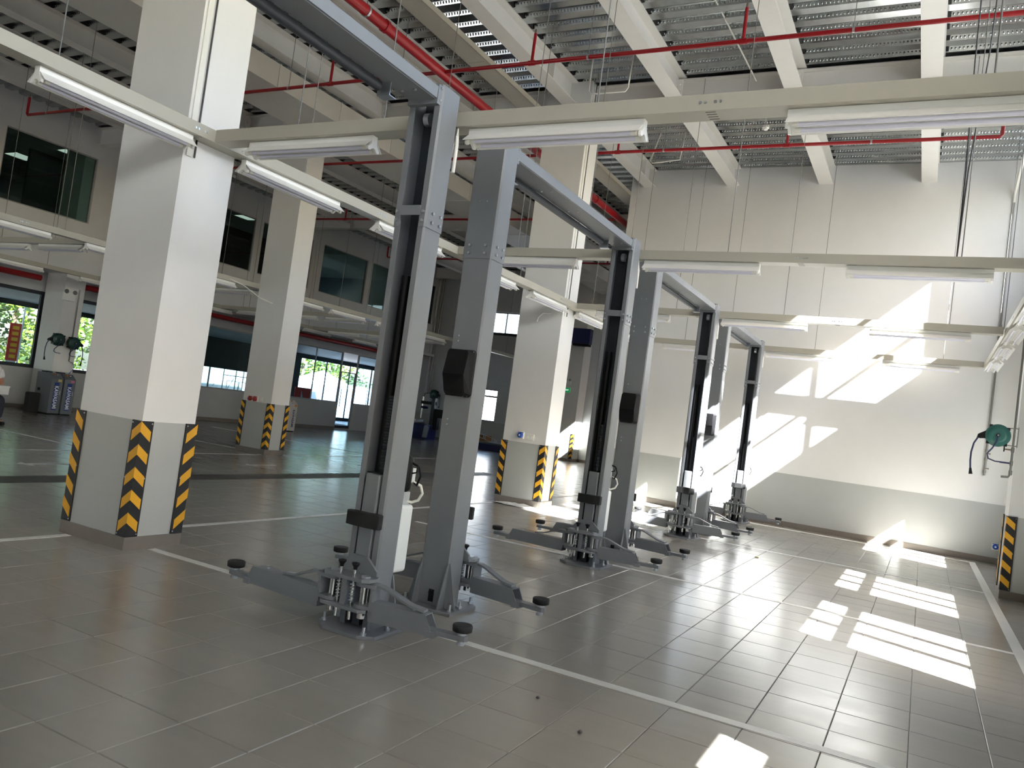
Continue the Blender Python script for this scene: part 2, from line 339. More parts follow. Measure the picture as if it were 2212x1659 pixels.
slab = struct(MB().box(XL-.15, XU+.02, YN, YB, 3.55, 3.72).build('trim_1', 'office_white'))
upw = [(3.9, 6.3), (6.6, 9.0), (10.13, 12.42), (15.4, 17.9), (18.2, 20.55), (21.1, 23.6), (23.9, 26.4), (26.75, 28.35)]
wu = struct(cutwall('x', XU-.12, XU, YN, YB, 3.72, 7.5, [(a, b, 4.9, 6.6) for a, b in upw]).build('wall_office', 'office_white'))
for a, b in upw: window('x', XU-.06, a, b, 4.9, 6.6, (), (), .03, 'glass_green', 'frame_grey')
for y in (9.6, 14.1, 20.83): MB().box(XU, XU+.03, y-.12, y+.12, 3.72, 7.0).build('pilaster', 'office_white', wu)
# upper office interior
struct(MB().box(XL-6, XU-.12, YN, YB, 3.60, 3.74).build('floor_office', 'office_dark'))
co = struct(MB().box(XL-6, XU-.12, YN, YB, 6.80, 6.95).build('ceiling_office', 'tbar'))
cme = MB().box(-.285, .285, -.285, .285, -.012, 0).mesh('ceiling_tile', 'ceil_tile')
tro = MB().box(-.28, .28, -.28, .28, -.01, 0).mesh('troffer', 'troffer')
for i in range(10):
    for j in range(26):
        x, y = XU-.42-.6*i, 8.2+.6*j
        inst(tro if (i % 4 == 1 and j % 5 == 2) else cme, 'light_panel' if (i % 4 == 1 and j % 5 == 2) else 'ceiling_tile', co, (x, y, 6.792))
struct(cutwall('x', XL-6.1, XL-6, YN, YB, 3.7, 7, [(25.5, 28, 4.7, 5.4)]).build('wall_office_back', 'plaster'))
pt = struct(MB().box(XU-2.2, XU-2.1, 11.9, 15.0, 3.74, 6.8).build('wall_partition', 'office_dark'))
cu = tag(MB().box(XU-.8, XU-.74, 13.0, 20.6, 3.74, 6.25).build('curtain', 'brown_curtain'), 'dark brown curtain behind the upstairs office windows', 'curtain')
for y, l in ((21.6, 'dark computer monitor low in the upstairs window beside the second pillar, left one'), (22.6, 'dark computer monitor low in the upstairs window beside the second pillar, right one')):
    t = thing('monitor', l, 'monitor', (XU-.6, y, 4.4)); MB().box(-.02, .02, -.28, .28, .25, .62).build('screen', 'black_plastic', t); MB().box(-.03, .03, -.04, .04, 0, .3).build('stand', 'black_plastic', t); MB().box(-.1, .1, -.12, .12, -.02, 0).build('foot', 'black_plastic', t)
dk = tag(MB().box(XU-1.2, XU-.3, 20.9, 26.5, 4.3, 4.38).box(XU-1.2, XU-.3, 20.9, 20.96, 3.74, 4.3).box(XU-1.2, XU-.3, 26.44, 26.5, 3.74, 4.3).build('office_desk', 'office_dark'), 'long office desk under the upstairs windows', 'desk')
# ---- roof: slab, steel deck, beams
ceil = struct(MB().box(XL-6.3, XR+.3, YN-.2, YF+.2, 7.49, 7.7).box(XL-6.3, -6.3, YF+.2, YB+.2, 7.49, 7.7).build('ceiling', 'white_paint'))
BX = [XR, -.445, -2.32, -4.2, -6.07, -8.18, -10.29, -12.4, -14.1, -15.9, -17.55, XU]
RIB = .32
def deck_geo(mb, x0, x1, y0, n):
    pr = []
    for k in range(n):
        y = y0+k*RIB; pr += [(y, ZD), (y+.15, ZD), (y+.185, ZD+.07), (y+.285, ZD+.07)]
    pr.append((y0+n*RIB, ZD)); vs = [(x0, a, b) for a, b in pr] + [(x1, a, b) for a, b in pr]; m = len(pr)
    mb.add(vs, [(i, i+1, m+i+1, m+i) for i in range(m-1)])
dl = []
for i in range(len(BX)-1):
    for j in range(37):
        y0 = YN + .96*j
        if y0 > YB-.5 or (BX[i] > -6 and y0 > YF-.2): continue
        xc = (BX[i]+BX[i+1])/2; p = proj((xc, y0+.48, ZD)); a = 0
        if p and -150 < p[0] < 2362 and -150 < p[1] < 900: a = 1/p[2]**3
        dl.append((a, i, y0))
dl.sort(reverse=True); dme = {}; rest = MB()
for n, (a, i, y0) in enumerate(dl):
    if a and n < 300:
        if i not in dme: _m = MB(); deck_geo(_m, BX[i+1], BX[i], 0, 3); dme[i] = _m.mesh('deck_sheet', 'deck')
        inst(dme[i], 'deck_sheet', ceil, (0, y0, random.uniform(-.001, .001)))
    else: deck_geo(rest, BX[i+1], BX[i], y0, 3)
o = rest.build('deck_sheet_field', 'deck', ceil); o['kind'] = 'stuff'
def ibeam(mb, ax, c, a0, a1, zb, zt, wd, tf=.016, tw=.012):
    P = [(c-wd/2, zb), (c+wd/2, zb), (c+wd/2, zb+tf), (c+tw/2, zb+tf), (c+tw/2, zt-tf), (c+wd/2, zt-tf), (c+wd/2, zt), (c-wd/2, zt), (c-wd/2, zt-tf), (c-tw/2, zt-tf), (c-tw/2, zb+tf), (c-wd/2, zb+tf)]
    mb.prism(P, a0, a1, 'y' if ax == 'y' else 'x'); return mb
GY = [-3.24, 4.6, 12.4, 20.2, 28.2]
for x in BX[1:-1]:
    deep = x in (-6.07, -12.4)
    o = ibeam(MB(), 'y', x, YN, YF if x > -6 else YB, 7.02, ZD, .27).build('beam', 'beam_white', ceil)
    if deep:
        for y in [g+d for g in GY for d in (-3.6, -1.2, 1.2, 3.6)]: MB().box(x-.12, x+.12, y-.006, y+.006, 7.036, ZD-.016).build('stiffener', 'beam_white', o)
    m = MB(); y = YN+.165
    while y < (YF if x > -6 else YB)-.3:
        for s in (-1, 1): m.prism([(y, ZD), (y+.14, ZD), (y+.115, ZD+.066), (y+.025, ZD+.066)], x+s*.06, x+s*(.16+random.uniform(0, .02)), 'x')
        y += RIB
    o = m.build('foam_closure', 'foam', ceil); o['kind'] = 'stuff'
for y in GY:
    o = ibeam(MB(), 'x', y, XL, XR if y < YF else -6.5, 6.92, ZD-.03, .24).build('girder', 'beam_white', ceil)
    for x in BX[1:-1]:
        if x > -6 and y > YF: continue
        MB().box(x-.1, x+.1, y-.16, y-.121, 6.9, ZD-.06).build('end_plate', 'beam_white', o)
        m = MB()
        for s in (-1, 1):
            for z in (7.08, 7.17, 7.26): m.cyl((x+s*.06, y-.185, z), (x+s*.06, y-.16, z), .014, n=6)
        q = m.build('bolt_set', 'beam_white', o); q['kind'] = 'stuff'
# ------------------------------------------------------------------ pillars
def guard_meshes():
    """rubber corner guard on a corner at the origin, wings along +X and +Y inside the corner's two faces, outside is -X,-Y"""
    L, t, H = .105, .012, .955
    base = MB().prism([(-t, -t), (L, -t), (L, -.002), (-.002, -.002), (-.002, L), (-t, L)], 0, H).mesh('corner_guard', 'guard_black')
    ch = []
    for k in range(5):
        z = .035 + k*.187; e = .0155; hgt = .085; drop = .085; a = .088
        m = MB()
        # two slanted bars meeting at the corner, apex up
        m.add([(-e, -e, z+drop), (a, -e, z), (a, -e, z+hgt), (-e, -e, z+drop+hgt), (-e, -t+.001, z+drop), (a, -t+.001, z), (a, -t+.001, z+hgt), (-e, -t+.001, z+drop+hgt)],
              [(0, 1, 2, 3), (4, 7, 6, 5), (0, 4, 5, 1), (1, 5, 6, 2), (2, 6, 7, 3)])
        m.add([(-e, -e, z+drop), (-e, a, z), (-e, a, z+hgt), (-e, -e, z+drop+hgt), (-t+.001, -e, z+drop), (-t+.001, a, z), (-t+.001, a, z+hgt), (-t+.001, -e, z+drop+hgt)],
              [(0, 3, 2, 1), (4, 5, 6, 7), (0, 1, 5, 4), (1, 2, 6, 5), (2, 3, 7, 6)])
        ch.append(m.mesh('chevron', 'guard_yellow'))
    sc = MB()
    for z in (.02, .48, .935):
        for a in (.09,): sc.cyl((a, -t-.001, z), (a, -t-.004, z), .006, n=8); sc.cyl((-t-.001, a, z), (-t-.004, a, z), .006, n=8)
    return base, ch, sc.mesh('screw', 'zinc')
G_BASE, G_CH, G_SC = guard_meshes()
def pillar(x0, x1, y0, y1, label, corners=(0, 1, 2, 3)):
    t = thing('pillar', label, 'pillar', ((x0+x1)/2, (y0+y1)/2, 0)); hx, hy = (x1-x0)/2, (y1-y0)/2
    MB().box(-hx, hx, -hy, hy, 1.06, ZD-.001).build('shaft', 'white_paint', t)
    MB().box(-hx-.003, hx+.003, -hy-.003, hy+.003, .1, 1.06).build('dado', 'grey_paint', t)
    MB().box(-hx-.014, hx+.014, -hy-.014, hy+.014, 0, .105).build('skirting', 'skirting', t)
    for c in corners:
        px, py, rz = [(-hx, -hy, 0), (hx, -hy, math.pi/2), (hx, hy, math.pi), (-hx, hy, -math.pi/2)][c]
        sx = 1 if px < 0 else -1; sy = 1 if py < 0 else -1
        g = inst(G_BASE, 'corner_guard', t, (px-.003*sx, py-.003*sy, .108), (0, 0, rz))
        for m in G_CH: inst(m, 'chevron', g)
        inst(G_SC, 'screw', g)
    return t
P1 = pillar(-6.48, -5.66, 4.33, 4.86, 'tall white square pillar nearest the camera with grey base and striped corner guards')
P2 = pillar(-12.81, -12.0, 12.14, 12.66, 'white pillar with two red sockets, further back to the left of the nearest lift')
P3 = pillar(-6.48, -5.66, 12.13, 12.66, 'white pillar with a blue socket standing in sunlight between the two nearest lifts')
PR = pillar(1.03, 1.9, 12.13, 12.66, 'white pillar against the right-hand wall beside the hose reel', (0, 3))
P4 = pillar(-20.3, -19.5, 12.13, 12.66, 'white wall pillar behind the two grey gas cabinets', ())
P5 = pillar(-12.7, -11.9, 27.9, 28.6, 'white pillar with striped corners at the far back wall under the speaker', (0, 1))
P6 = pillar(-6.48, -5.66, 20.0, 20.5, 'white pillar far behind the side wall', (0, 1, 2, 3)) if False else None
pillar(-20.3, -19.5, 19.93, 20.46, 'white wall pillar between the steel-clad low wall and the blue glazing', ())
# cable trunking on the pillars
for P, y, lab in ((P1, -.24, 0), (P3, -.2, 0)):
    MB().box(.41, .425, y, y+.055, 3.3, ZD-.02).build('trunking', 'cable_white', P)
    MB().cyl((.43, y+.075, 3.3), (.43, y+.075, ZD-.02), .008, n=8).build('conduit', 'wire', P)
# ------------------------------------------------------------------ light trays and lamps
ZT0, ZT1 = 3.45, 3.55
RODS = {'n': 0}
def tray(ax, c, a0, a1, label, rods, wd=.16, zt=ZT1, group=None):
    t = thing('light_tray', label, 'cable tray', (c, (a0+a1)/2, ZT0) if ax == 'y' else ((a0+a1)/2, c, ZT0)); h = (a1-a0)/2; H = zt-ZT0
    P = [(-wd/2, 0), (wd/2, 0), (wd/2, H), (wd/2-.012, H), (wd/2-.012, H-.004), (wd/2-.004, H-.004), (wd/2-.004, .004), (-wd/2+.004, .004), (-wd/2+.004, H-.004), (-wd/2+.012, H-.004), (-wd/2+.012, H), (-wd/2, H)]
    MB().prism(P, -h, h, 'y' if ax == 'y' else 'x').build('channel', 'tray', t)
    n = max(1, round((a1-a0)/2.44)); jm = MB(); m2 = MB()
    for k in range(1, n):
        q = -h + 2*h*k/n
        for s in (-1, 1):
            for d in (-.06, -.03, .03, .06):
                a, b = ((s*wd/2, q+d, H*.5), (s*(wd/2+.004), q+d, H*.5)); 
                if ax == 'x': a, b = (a[1], a[0], a[2]), (b[1], b[0], b[2])
                jm.cyl(a, b, .009, n=8)
        for s in (-1.5, -.5, .5, 1.5):
            if ax == 'x': m2.box(q-.03, q+.03, s*.035-.004, s*.035+.004, -.001, .0)
            else: m2.box(s*.035-.004, s*.035+.004, q-.03, q+.03, -.001, .0)
    if jm.v: jm.build('splice_bolt', 'zinc', t)['kind'] = 'stuff'; m2.build('slot', 'wire', t)['kind'] = 'stuff'
    for r in rods:
        u = r-(a0+a1)/2
        RODS['n'] += 1; e = .05 if RODS['n'] % 2 else -.05; p = (e, u) if ax == 'y' else (u, e)
        MB().cyl((p[0], p[1], .01), (p[0], p[1], ZD+.03-ZT0), .005, n=6).build('hanger_rod', 'rod', t)
    return t
def lamp_proto():
    t = thing('fluorescent_light', '', 'light')
    L = .62
    MB().prism([(-.03, 0), (.03, 0), (.03, -.048), (-.03, -.048)], -L, L, 'x').build('batten', 'lamp_white', t)
    for s in (-1, 1):
        MB().add([(-L-.015, s*.030, -.044), (L+.015, s*.030, -.044), (L+.015, s*.10, -.104), (-L-.015, s*.10, -.104), (-L-.015, s*.103, -.101), (L+.015, s*.103, -.101), (L+.015, s*.032, -.040), (-L-.015, s*.032, -.040)],
              [(0, 1, 2, 3), (3, 2, 5, 4), (4, 5, 6, 7), (7, 6, 1, 0), (0, 3, 4, 7), (1, 6, 5, 2)]).build('reflector_wing', 'lamp_white', t)
        MB().cyl((-L+.02, s*.045, -.098), (L-.02, s*.045, -.098), .0135, n=12).build('tube', 'tube', t)
        MB().prism([(-.03, 0), (.03, 0), (.03, -.06), (.045, -.082), (.066, -.095), (.062, -.116), (.04, -.118), (.018, -.098), (0, -.092), (-.018, -.098), (-.04, -.118), (-.062, -.116), (-.066, -.095), (-.045, -.082), (-.03, -.06)], s*L, s*(L+.018), 'x').build('lamp_holder', 'lamp_white', t)
        for q in (-.045, .045): MB().cyl((s*(L-.05), q, -.098), (s*(L-.018), q, -.098), .0155, n=10).build('tube_cap', 'cable_white', t)
    return t
LAMP = lamp_proto(); lamp_used = [False]
def lamp(ax, c, a, label, z=ZT0-.003):
    loc = (c, a, z) if ax == 'y' else (a, c, z)
    if not lamp_used[0]: o = LAMP; lamp_used[0] = True; o.location = loc; o['label'] = label
    else: o = dup(LAMP, loc, label)
    o.rotation_euler = (0, 0, math.pi/2 if ax == 'y' else 0); o['group'] = 'twin-tube lights under the trays'
ORD = ['nearest', 'second', 'third', 'farthest']; POS = ['left', 'middle', 'right']
for k in range(4):
    y = 4.56+PITCH*k
    tray('x', y, -5.48, .765, '%s beige cross tray carrying lights over the lifts, counted from the camera' % ORD[k], (-4.7, -3.75, -2.1, .12))
    for j, x in enumerate((-4.49, -2.37, -.24)):
        lamp('x', y, x, 'twin-tube light, %s one under the %s cross tray over the lifts' % (POS[j], ORD[k]))
YS = [1.2, 3.68, 5.53, 7.47, 9.5, 11.37, 13.2, 15.1]
tray('y', -5.575, -3, 16.6, 'long beige tray running past the right faces of the white pillars', (1.5, 3.2, 5.6, 7.9, 10.2, 13.3, 15.4))
N8 = ['first', 'second', 'third', 'fourth', 'fifth', 'sixth', 'seventh', 'eighth', 'ninth']
for j, y in enumerate(YS[1:]): lamp('y', -5.575, y, 'twin-tube light, %s along the long tray beside the white pillars, from the left' % N8[j])
tray('y', .86, 1.0, 16.34, 'beige tray along the right-hand wall side, edge of the picture', (7, 10, 13, 15.8))
for j, y in enumerate((10.2, 11.85, 13.5, 15.2)): lamp('y', .86, y, 'twin-tube light, %s from the camera on the tray at the right edge' % N8[j])
tray('y', -12.9, -3, 27.5, 'long tray behind the second pillar on the left side of the hall', (3, 5.4, 7.9, 10.4, 13.2, 15.8, 18.4, 21, 23.6))
for j, y in enumerate((5.2, 7.0, 8.9, 10.9, 13.6, 15.2, 17.0, 19.0, 20.9)): lamp('y', -12.9, y, 'twin-tube light, %s from the left along the long tray behind the second pillar' % N8[j])
tray('y', -18.55, -3, 27.5, 'long tray close to the office wall on the far left', (6, 8.5, 11, 14, 17, 20, 23))
for j, y in enumerate((8.3, 10.3, 12.5, 16.0, 18.4, 20.4, 23.0)): lamp('y', -18.55, y, 'twin-tube light, %s from the left on the tray close to the office wall' % N8[j])
for k in range(5):
    y = 4.56+PITCH*k
    tray('x', y, -18.455, -12.995, '%s cross tray from the left over the far-left service bays' % N8[k], (-17.5, -15.7, -14.2))
    for j, x in enumerate((-17.2, -15.5, -13.9)): lamp('x', y, x, 'twin-tube light, %s one under the %s cross tray of the far-left bays' % (POS[j], N8[k]))
# wide cable tray under the roof
wt = thing('cable_tray', 'wide beige cable tray with slotted underside running high under the roof beams', 'cable tray', (-6.67, 6, 6.825))
MB().box(-.18, .18, -9, 11.3, 0, .004).box(-.18, -.175, -9, 11.3, 0, .09).box(.175, .18, -9, 11.3, 0, .09).build('channel', 'tray', wt)
m = MB()
for k in range(9):
    for s in range(-4, 4): m.box(s*.035, s*.035+.02, -8+2.4*k-.004, -8+2.4*k+.004, -.001, 0)
m.build('slot', 'wire', wt)['kind'] = 'stuff'
MB().box(-.18, .18, 11.3, 11.32, -.02, .095).build('end_cap', 'tray', wt)
# white air duct
du = tag(MB().box(-11.46, -10.30, YN, 27.8, 6.502, 6.9).build('air_duct', 'duct_white'), 'wide white rectangular air duct hung under the roof beams', 'duct')
for k in range(22): MB().box(-11.472, -10.288, -6.5+1.6*k, -6.47+1.6*k, 6.49, 6.905).build('flange', 'duct_white', du)
# ------------------------------------------------------------------ sprinkler pipes
ZS = 6.4
mp = thing('sprinkler_main', 'thick red sprinkler main pipe running high along the hall', 'pipe', (-6.86, 5, ZS))
MB().cyl((0, -11, 0), (0, 23, 0), .075, n=16).build('pipe', 'red', mp)
for y in (-2, 3.0, 6.6, 10.6, 15): MB().cyl((0, y-.03, 0), (0, y+.03, 0), .088, n=16).build('coupling', 'red', mp)
for y in (2.6, 6.0, 9.6): MB().cyl((0, y, .07), (0, y, 1.0), .006, n=6).build('hanger_rod', 'rod', mp); MB().cyl((0, y-.015, 0), (0, y+.015, 0), .084, n=16).build('clamp', 'zinc', mp)
for bi, (y, xe, lab) in enumerate(((9.38, 1.6, 'thin red sprinkler branch pipe crossing in front of the first roof girder'), (12.88, .52, 'thin red sprinkler branch pipe ending in an elbow near the far wall, upper right'), (22.0, -6.94, 'thin red sprinkler branch pipe across the far back bay'), (17.2, -6.94, 'thin red sprinkler branch pipe across the left bay behind the second pillar'))):
    t = thing('sprinkler_branch', lab, 'pipe', (-6.86, y, ZS)); x0, x1 = -17.3+6.86, xe+6.86
    pts = [(x0, 0, .38), (x0, 0, .03), (x0+.03, 0, 0), (x1-.03, 0, 0)] + ([(x1, 0, .03), (x1, 0, .25)] if bi == 1 else [(x1, 0, 0)])
    MB().tube(pts, .028, 10).build('pipe', 'red', t)
    MB().cyl((x0, 0, .38), (x0, 0, .45), .014, n=8).build('sprinkler_head', 'brass', t)
    for x in [v+6.86 for v in (-15.2, -12.0+3.0, -5.35, -2.45, .6)]:
        if x < x1-.1: MB().cyl((x, 0, 0), (x, 0, .42), .022, n=8).cyl((x-.05, 0, 0), (x+.05, 0, 0), .036, n=10).build('riser', 'red', t); MB().cyl((x, 0, .42), (x, 0, .48), .013, n=8).build('sprinkler_head', 'brass', t)
    for x in [v+6.86 for v in (-16.6, -13.6, -9.9, -7.6, -4.5, -1.2)]:
        if x < x1: MB().cyl((x, 0, .03), (x, 0, 1.0), .005, n=6).build('hanger_rod', 'rod', t); MB().cyl((x-.012, 0, 0), (x+.012, 0, 0), .034, n=10).build('clamp', 'zinc', t)
rp = thing('fire_main', 'thick dark red fire pipe running above the ground-floor glazing on the far left', 'pipe', (-20.2, 10, 3.36))
for a, b in ((-10, 1.9), (3.0, 9.6), (10.8, 17.4)): MB().cyl((0, a, 0), (0, b, 0), .075, n=14).build('pipe', 'red', rp)
for y in (0, 7.6, 13): MB().cyl((0, y, .0), (0, y, .19), .008, n=6).build('hanger_rod', 'rod', rp)
# ------------------------------------------------------------------ two-post lifts
def cprof(hw, dp, lip, t, c=.012):
    """open channel seen from above, mouth at u = 0, back at u = dp"""
    return [(-hw+lip, 0), (-hw+c, 0), (-hw, c), (-hw, dp-c), (-hw+c, dp), (hw-c, dp), (hw, dp-c), (hw, c), (hw-c, 0), (hw-lip, 0), (hw-lip, t), (hw-t-c*.6, t), (hw-t, t+c*.6), (hw-t, dp-t-c*.6), (hw-t-c*.6, dp-t), (-hw+t+c*.6, dp-t), (-hw+t, dp-t-c*.6), (-hw+t, t+c*.6), (-hw+t+c*.6, t), (-hw+lip, t)]
def make_lift(label):
    T = thing('two_post_lift', label, 'car lift', (-3.145, 6.68, 0), group='two-post lifts in a row')
    for s in (-1, 1):
        Y = lambda u: s*(1.4+u)
        far = s == 1
        def pr(poly, z0, z1): return MB().prism([(x, Y(u)) for x, u in poly], z0, z1)
        def bx(mb, x0, x1, u0, u1, z0, z1): return mb.box(x0, x1, Y(u0), Y(u1), z0, z1)
        post = pr(cprof(.125, .2, .052, .006), .02, 2.70).build('post', 'lift_grey', T)
        ext = pr([(x*1.05, u*1.05-.004) for x, u in cprof(.125, .2, .052, .006)], 2.66, 3.61).build('post_extension', 'lift_grey', T)
        bx(MB(), -.08, .08, -.012, -.004, 2.735, 2.80).build('cross_strap', 'lift_grey', T)
        for z in (2.70, 2.76):
            for x in (-.105, .105): MB().cyl((x, Y(-.004), z), (x, Y(-.016), z), .010, n=8).build('bolt', 'zinc', ext)
            for x in (-.07, .07): MB().cyl((x, Y(.206), z), (x, Y(.222), z), .010, n=8).build('bolt', 'zinc', ext)
            for u in (.06, .15):
                for q in (-1, 1): MB().cyl((q*.131, Y(u), z), (q*.145, Y(u), z), .010, n=8).build('bolt', 'zinc', ext)
        for z in (3.50, 3.58):
            for x in (-.118, .118): MB().cyl((x, Y(-.006), z), (x, Y(-.018), z), .010, n=8).build('bolt', 'zinc', ext)
        # foot
        plate = pr([(-.24, -.06), (-.13, -.15), (.15, -.15), (.24, -.08), (.24, .30), (-.24, .30)], 0, .024).build('base_plate', 'lift_grey', T, bevel=.003)
        for x, u in ((-.2, -.05), (.17, -.11), (.2, .1), (.2, .24), (-.2, .1), (-.2, .24)):
            MB().cyl((x, Y(u), .024), (x, Y(u), .04), .019, n=6).cyl((x, Y(u), .04), (x, Y(u), .075), .010, n=8).build('anchor_bolt', 'zinc', plate)
        for q in (-1, 1):
            MB().prism([(q*.125, .024), (q*.215, .024), (q*.130, .355), (q*.125, .355)], Y(.185), Y(.195), 'y').build('gusset', 'lift_grey', T)
            MB().prism([(Y(.2), .024), (Y(.29), .024), (Y(.205), .355), (Y(.2), .355)], q*.115-.004, q*.115+.004, 'x').build('gusset', 'lift_grey', T)
        bx(MB(), -.022, .022, .199, .2035, .05, .14).cyl((0, Y(.2), .115), (0, Y(.212), .115), .02, n=10).build('rope_slot', 'black_plastic', T)
        # carriage and its fittings
        car = bx(MB(), -.056, .056, -.012, .15, .14, 1.015).build('carriage', 'lift_grey', T, bevel=.008)
        bx(MB(), -.07, .07, .02, .15, 1.015, 1.02).build('slide_block', 'black_plastic', car)
        pr([(-.138, -.02), (-.13, -.06), (-.06, -.075), (.06, -.075), (.13, -.06), (.138, -.02), (.12, -.01), (-.12, -.01)], .672, .765).build('door_bumper', 'rubber', T, bevel=.006)
        yk = MB().prism([(-.062, .485), (.062, .485), (.155, .405), (.155, .375), (-.155, .375), (-.155, .405)], Y(-.035), Y(-.015), 'y').build('yoke', 'lift_grey', T)
        PL = [(-.165, -.012), (-.19, -.06), (-.185, -.14), (-.15, -.175), (.15, -.175), (.185, -.14), (.19, -.06), (.165, -.012)]
        pr(PL, .352, .375).build('pivot_plate', 'lift_grey', yk, bevel=.003); pr(PL, .165, .188).build('pivot_plate', 'lift_grey', yk, bevel=.003)
        bx(MB(), -.02, .02, -.15, -.012, .188, .352).build('web', 'lift_grey', yk)
        for q in (-1, 1):
            MB().cyl((q*.125, Y(-.10), .12), (q*.125, Y(-.10), .352), .026, n=14).cyl((q*.125, Y(-.10), .188), (q*.125, Y(-.10), .206), .045, n=14).build('pivot_pin', 'chrome', yk)
            MB().cyl((q*.125, Y(-.10), .375), (q*.125, Y(-.10), .385), .03, n=12).build('pin_cap', 'zinc', yk)
            MB().cyl((q*.055, Y(-.13), .10), (q*.055, Y(-.13), .42), .010, n=8).build('lock_rod', 'chrome', yk)
            MB().lathe([(.012, .415), (.014, .43), (.026, .448), (.026, .458), (.006, .462)], (q*.055, Y(-.13), 0), n=12).build('lock_knob', 'black_plastic', yk)
            sp = [(q*.055+.016*math.cos(a*.9), Y(-.13)+.016*math.sin(a*.9), .21+.12*a/42) for a in range(43)]
            MB().tube(sp, .0035, 5).build('spring', 'zinc', yk)
        # inside the post
        MB().cyl((-.05, Y(.12), 1.02), (-.05, Y(.12), 2.35), .032, n=14).build('hydraulic_cylinder', 'black_plastic', T)
        ch = MB()
        for k in range(26): bx(ch, -.014-.004*(k % 2), .014+.004*(k % 2), .07, .085, 1.02+k*.02, 1.036+k*.02)
        ch.build('lift_chain', 'lift_dark', T)['kind'] = 'stuff'
        bx(MB(), .02, .03, .08, .09, 1.03, 3.4).build('rope_guide', 'lift_dark', T)
        bx(MB(), -.118, .118, .17, .193, .03, 3.55).build('shade_sheet', 'lift_dark', T)  # dark sheet put in to deepen the shade inside the post
        MB().cyl((.045, Y(.1), .03), (.045, Y(.1), 3.45), .005, n=6).build('steel_rope', 'zinc', T)
        MB().cyl((-.02, Y(.06), 3.40), (.02, Y(.06), 3.40), .045, n=18).build('pulley', 'zinc', T)
        bx(MB(), -.03, .03, .02, .10, .03, .12).build('rope_bracket', 'lift_dark', T)
        # swing arms
        for q, ex, eu in ((-1, -1.075, -.02), (1, .81, .0)):
            P0 = Vector((q*.125, Y(-.10), 0)); P1_ = Vector((ex, Y(eu), 0)); d = (P1_-P0); L = d.length; d.normalize(); n = Vector((-d.y, d.x, 0))
            def pt(a, b=0): v = P0+d*a+n*b; return (v.x, v.y)
            a0, a1, hw = .075, L-.17, .05
            m = MB()
            # open-ended tube with a slanted end
            o = [(pt(a0, -hw), pt(a0, hw)), (pt(a1, -hw), pt(a1, hw))]; z0, z1 = .125, .245
            vs = [(*pt(a0, -hw), z0), (*pt(a0, hw), z0), (*pt(a0, hw), z1), (*pt(a0, -hw), z1), (*pt(a1, -hw), z0), (*pt(a1, hw), z0), (*pt(a1-.06, hw), z1), (*pt(a1-.06, -hw), z1)]
            k = .007
            vs += [(*pt(a0+.05, -hw+k), z0+k), (*pt(a0+.05, hw-k), z0+k), (*pt(a0+.05, hw-k), z1-k), (*pt(a0+.05, -hw+k), z1-k), (*pt(a1, -hw+k), z0+k), (*pt(a1, hw-k), z0+k), (*pt(a1-.06, hw-k), z1-k), (*pt(a1-.06, -hw+k), z1-k)]
            m.add(vs, [(3, 2, 1, 0), (0, 1, 5, 4), (1, 2, 6, 5), (2, 3, 7, 6), (3, 0, 4, 7), (8, 9, 10, 11), (8, 12, 13, 9), (9, 13, 14, 10), (10, 14, 15, 11), (11, 15, 12, 8), (4, 5, 13, 12), (5, 6, 14, 13), (6, 7, 15, 14), (7, 4, 12, 15)])
            arm = m.build('swing_arm', 'lift_grey', T)
            # pivot eye
            e = MB()
            for zz in (.19, .325):
                eye = [pt(.055*math.cos(a), .055*math.sin(a)) for a in [math.pi/2+math.pi*i/10 for i in range(11)]] + [pt(.1, -.05), pt(.1, .05)]
                MB().prism(eye, zz, zz+.022).build('pivot_eye', 'lift_grey', arm)
            MB().prism([pt(a0-.006, -hw), pt(a0+.012, -hw), pt(a0+.012, hw), pt(a0-.006, hw)], .16, .347).build('end_plate', 'lift_grey', arm)
            # bent strap from the eye down onto the arm
            sp = [(.02, .335), (.12, .335), (.17, .325), (.34, .262), (.44, .249)]
            st = MB(); vs = []
            for a, z in sp: vs += [(*pt(a, -.03), z), (*pt(a, .03), z), (*pt(a, .03), z+.014), (*pt(a, -.03), z+.014)]
            st.add(vs, [(i*4+j, i*4+(j+1) % 4, i*4+4+(j+1) % 4, i*4+4+j) for i in range(len(sp)-1) for j in range(4)] + [(3, 2, 1, 0), (16, 17, 18, 19)]); st.build('strap', 'lift_grey', arm)
            MB().cyl((*pt(a1-.16), .245), (*pt(a1-.16), .252), .012, n=8).build('stop_bolt', 'zinc', arm)
            MB().prism([pt(a1-.05, -hw-.008), pt(a1+.01, -hw-.008), pt(a1+.01, hw+.008), pt(a1-.05, hw+.008)], .118, .155).build('collar', 'lift_grey', arm)
            MB().prism([pt(a0+.2, -.034), pt(L-.03, -.034), pt(L+.03, -.028), pt(L+.045, 0), pt(L+.03, .028), pt(L-.03, .034), pt(a0+.2, .034)], .134, .164).build('arm_extension', 'lift_grey', arm)
            MB().cyl((*pt(L), .105), (*pt(L), .185), .018, n=12).cyl((*pt(L), .105), (*pt(L), .124), .026, n=6).cyl((*pt(L), .166), (*pt(L), .178), .030, n=12).build('pad_screw', 'zinc', arm)
            pd = MB().lathe([(.05, .185), (.06, .19), (.062, .222), (.057, .228)], (*pt(L), 0), n=24).build('lift_pad', 'rubber', arm)
            g = MB()
            for k in range(6): g.obox(pt(L), (math.cos(k*math.pi/3), math.sin(k*math.pi/3)), .05, .014, .227, .233)
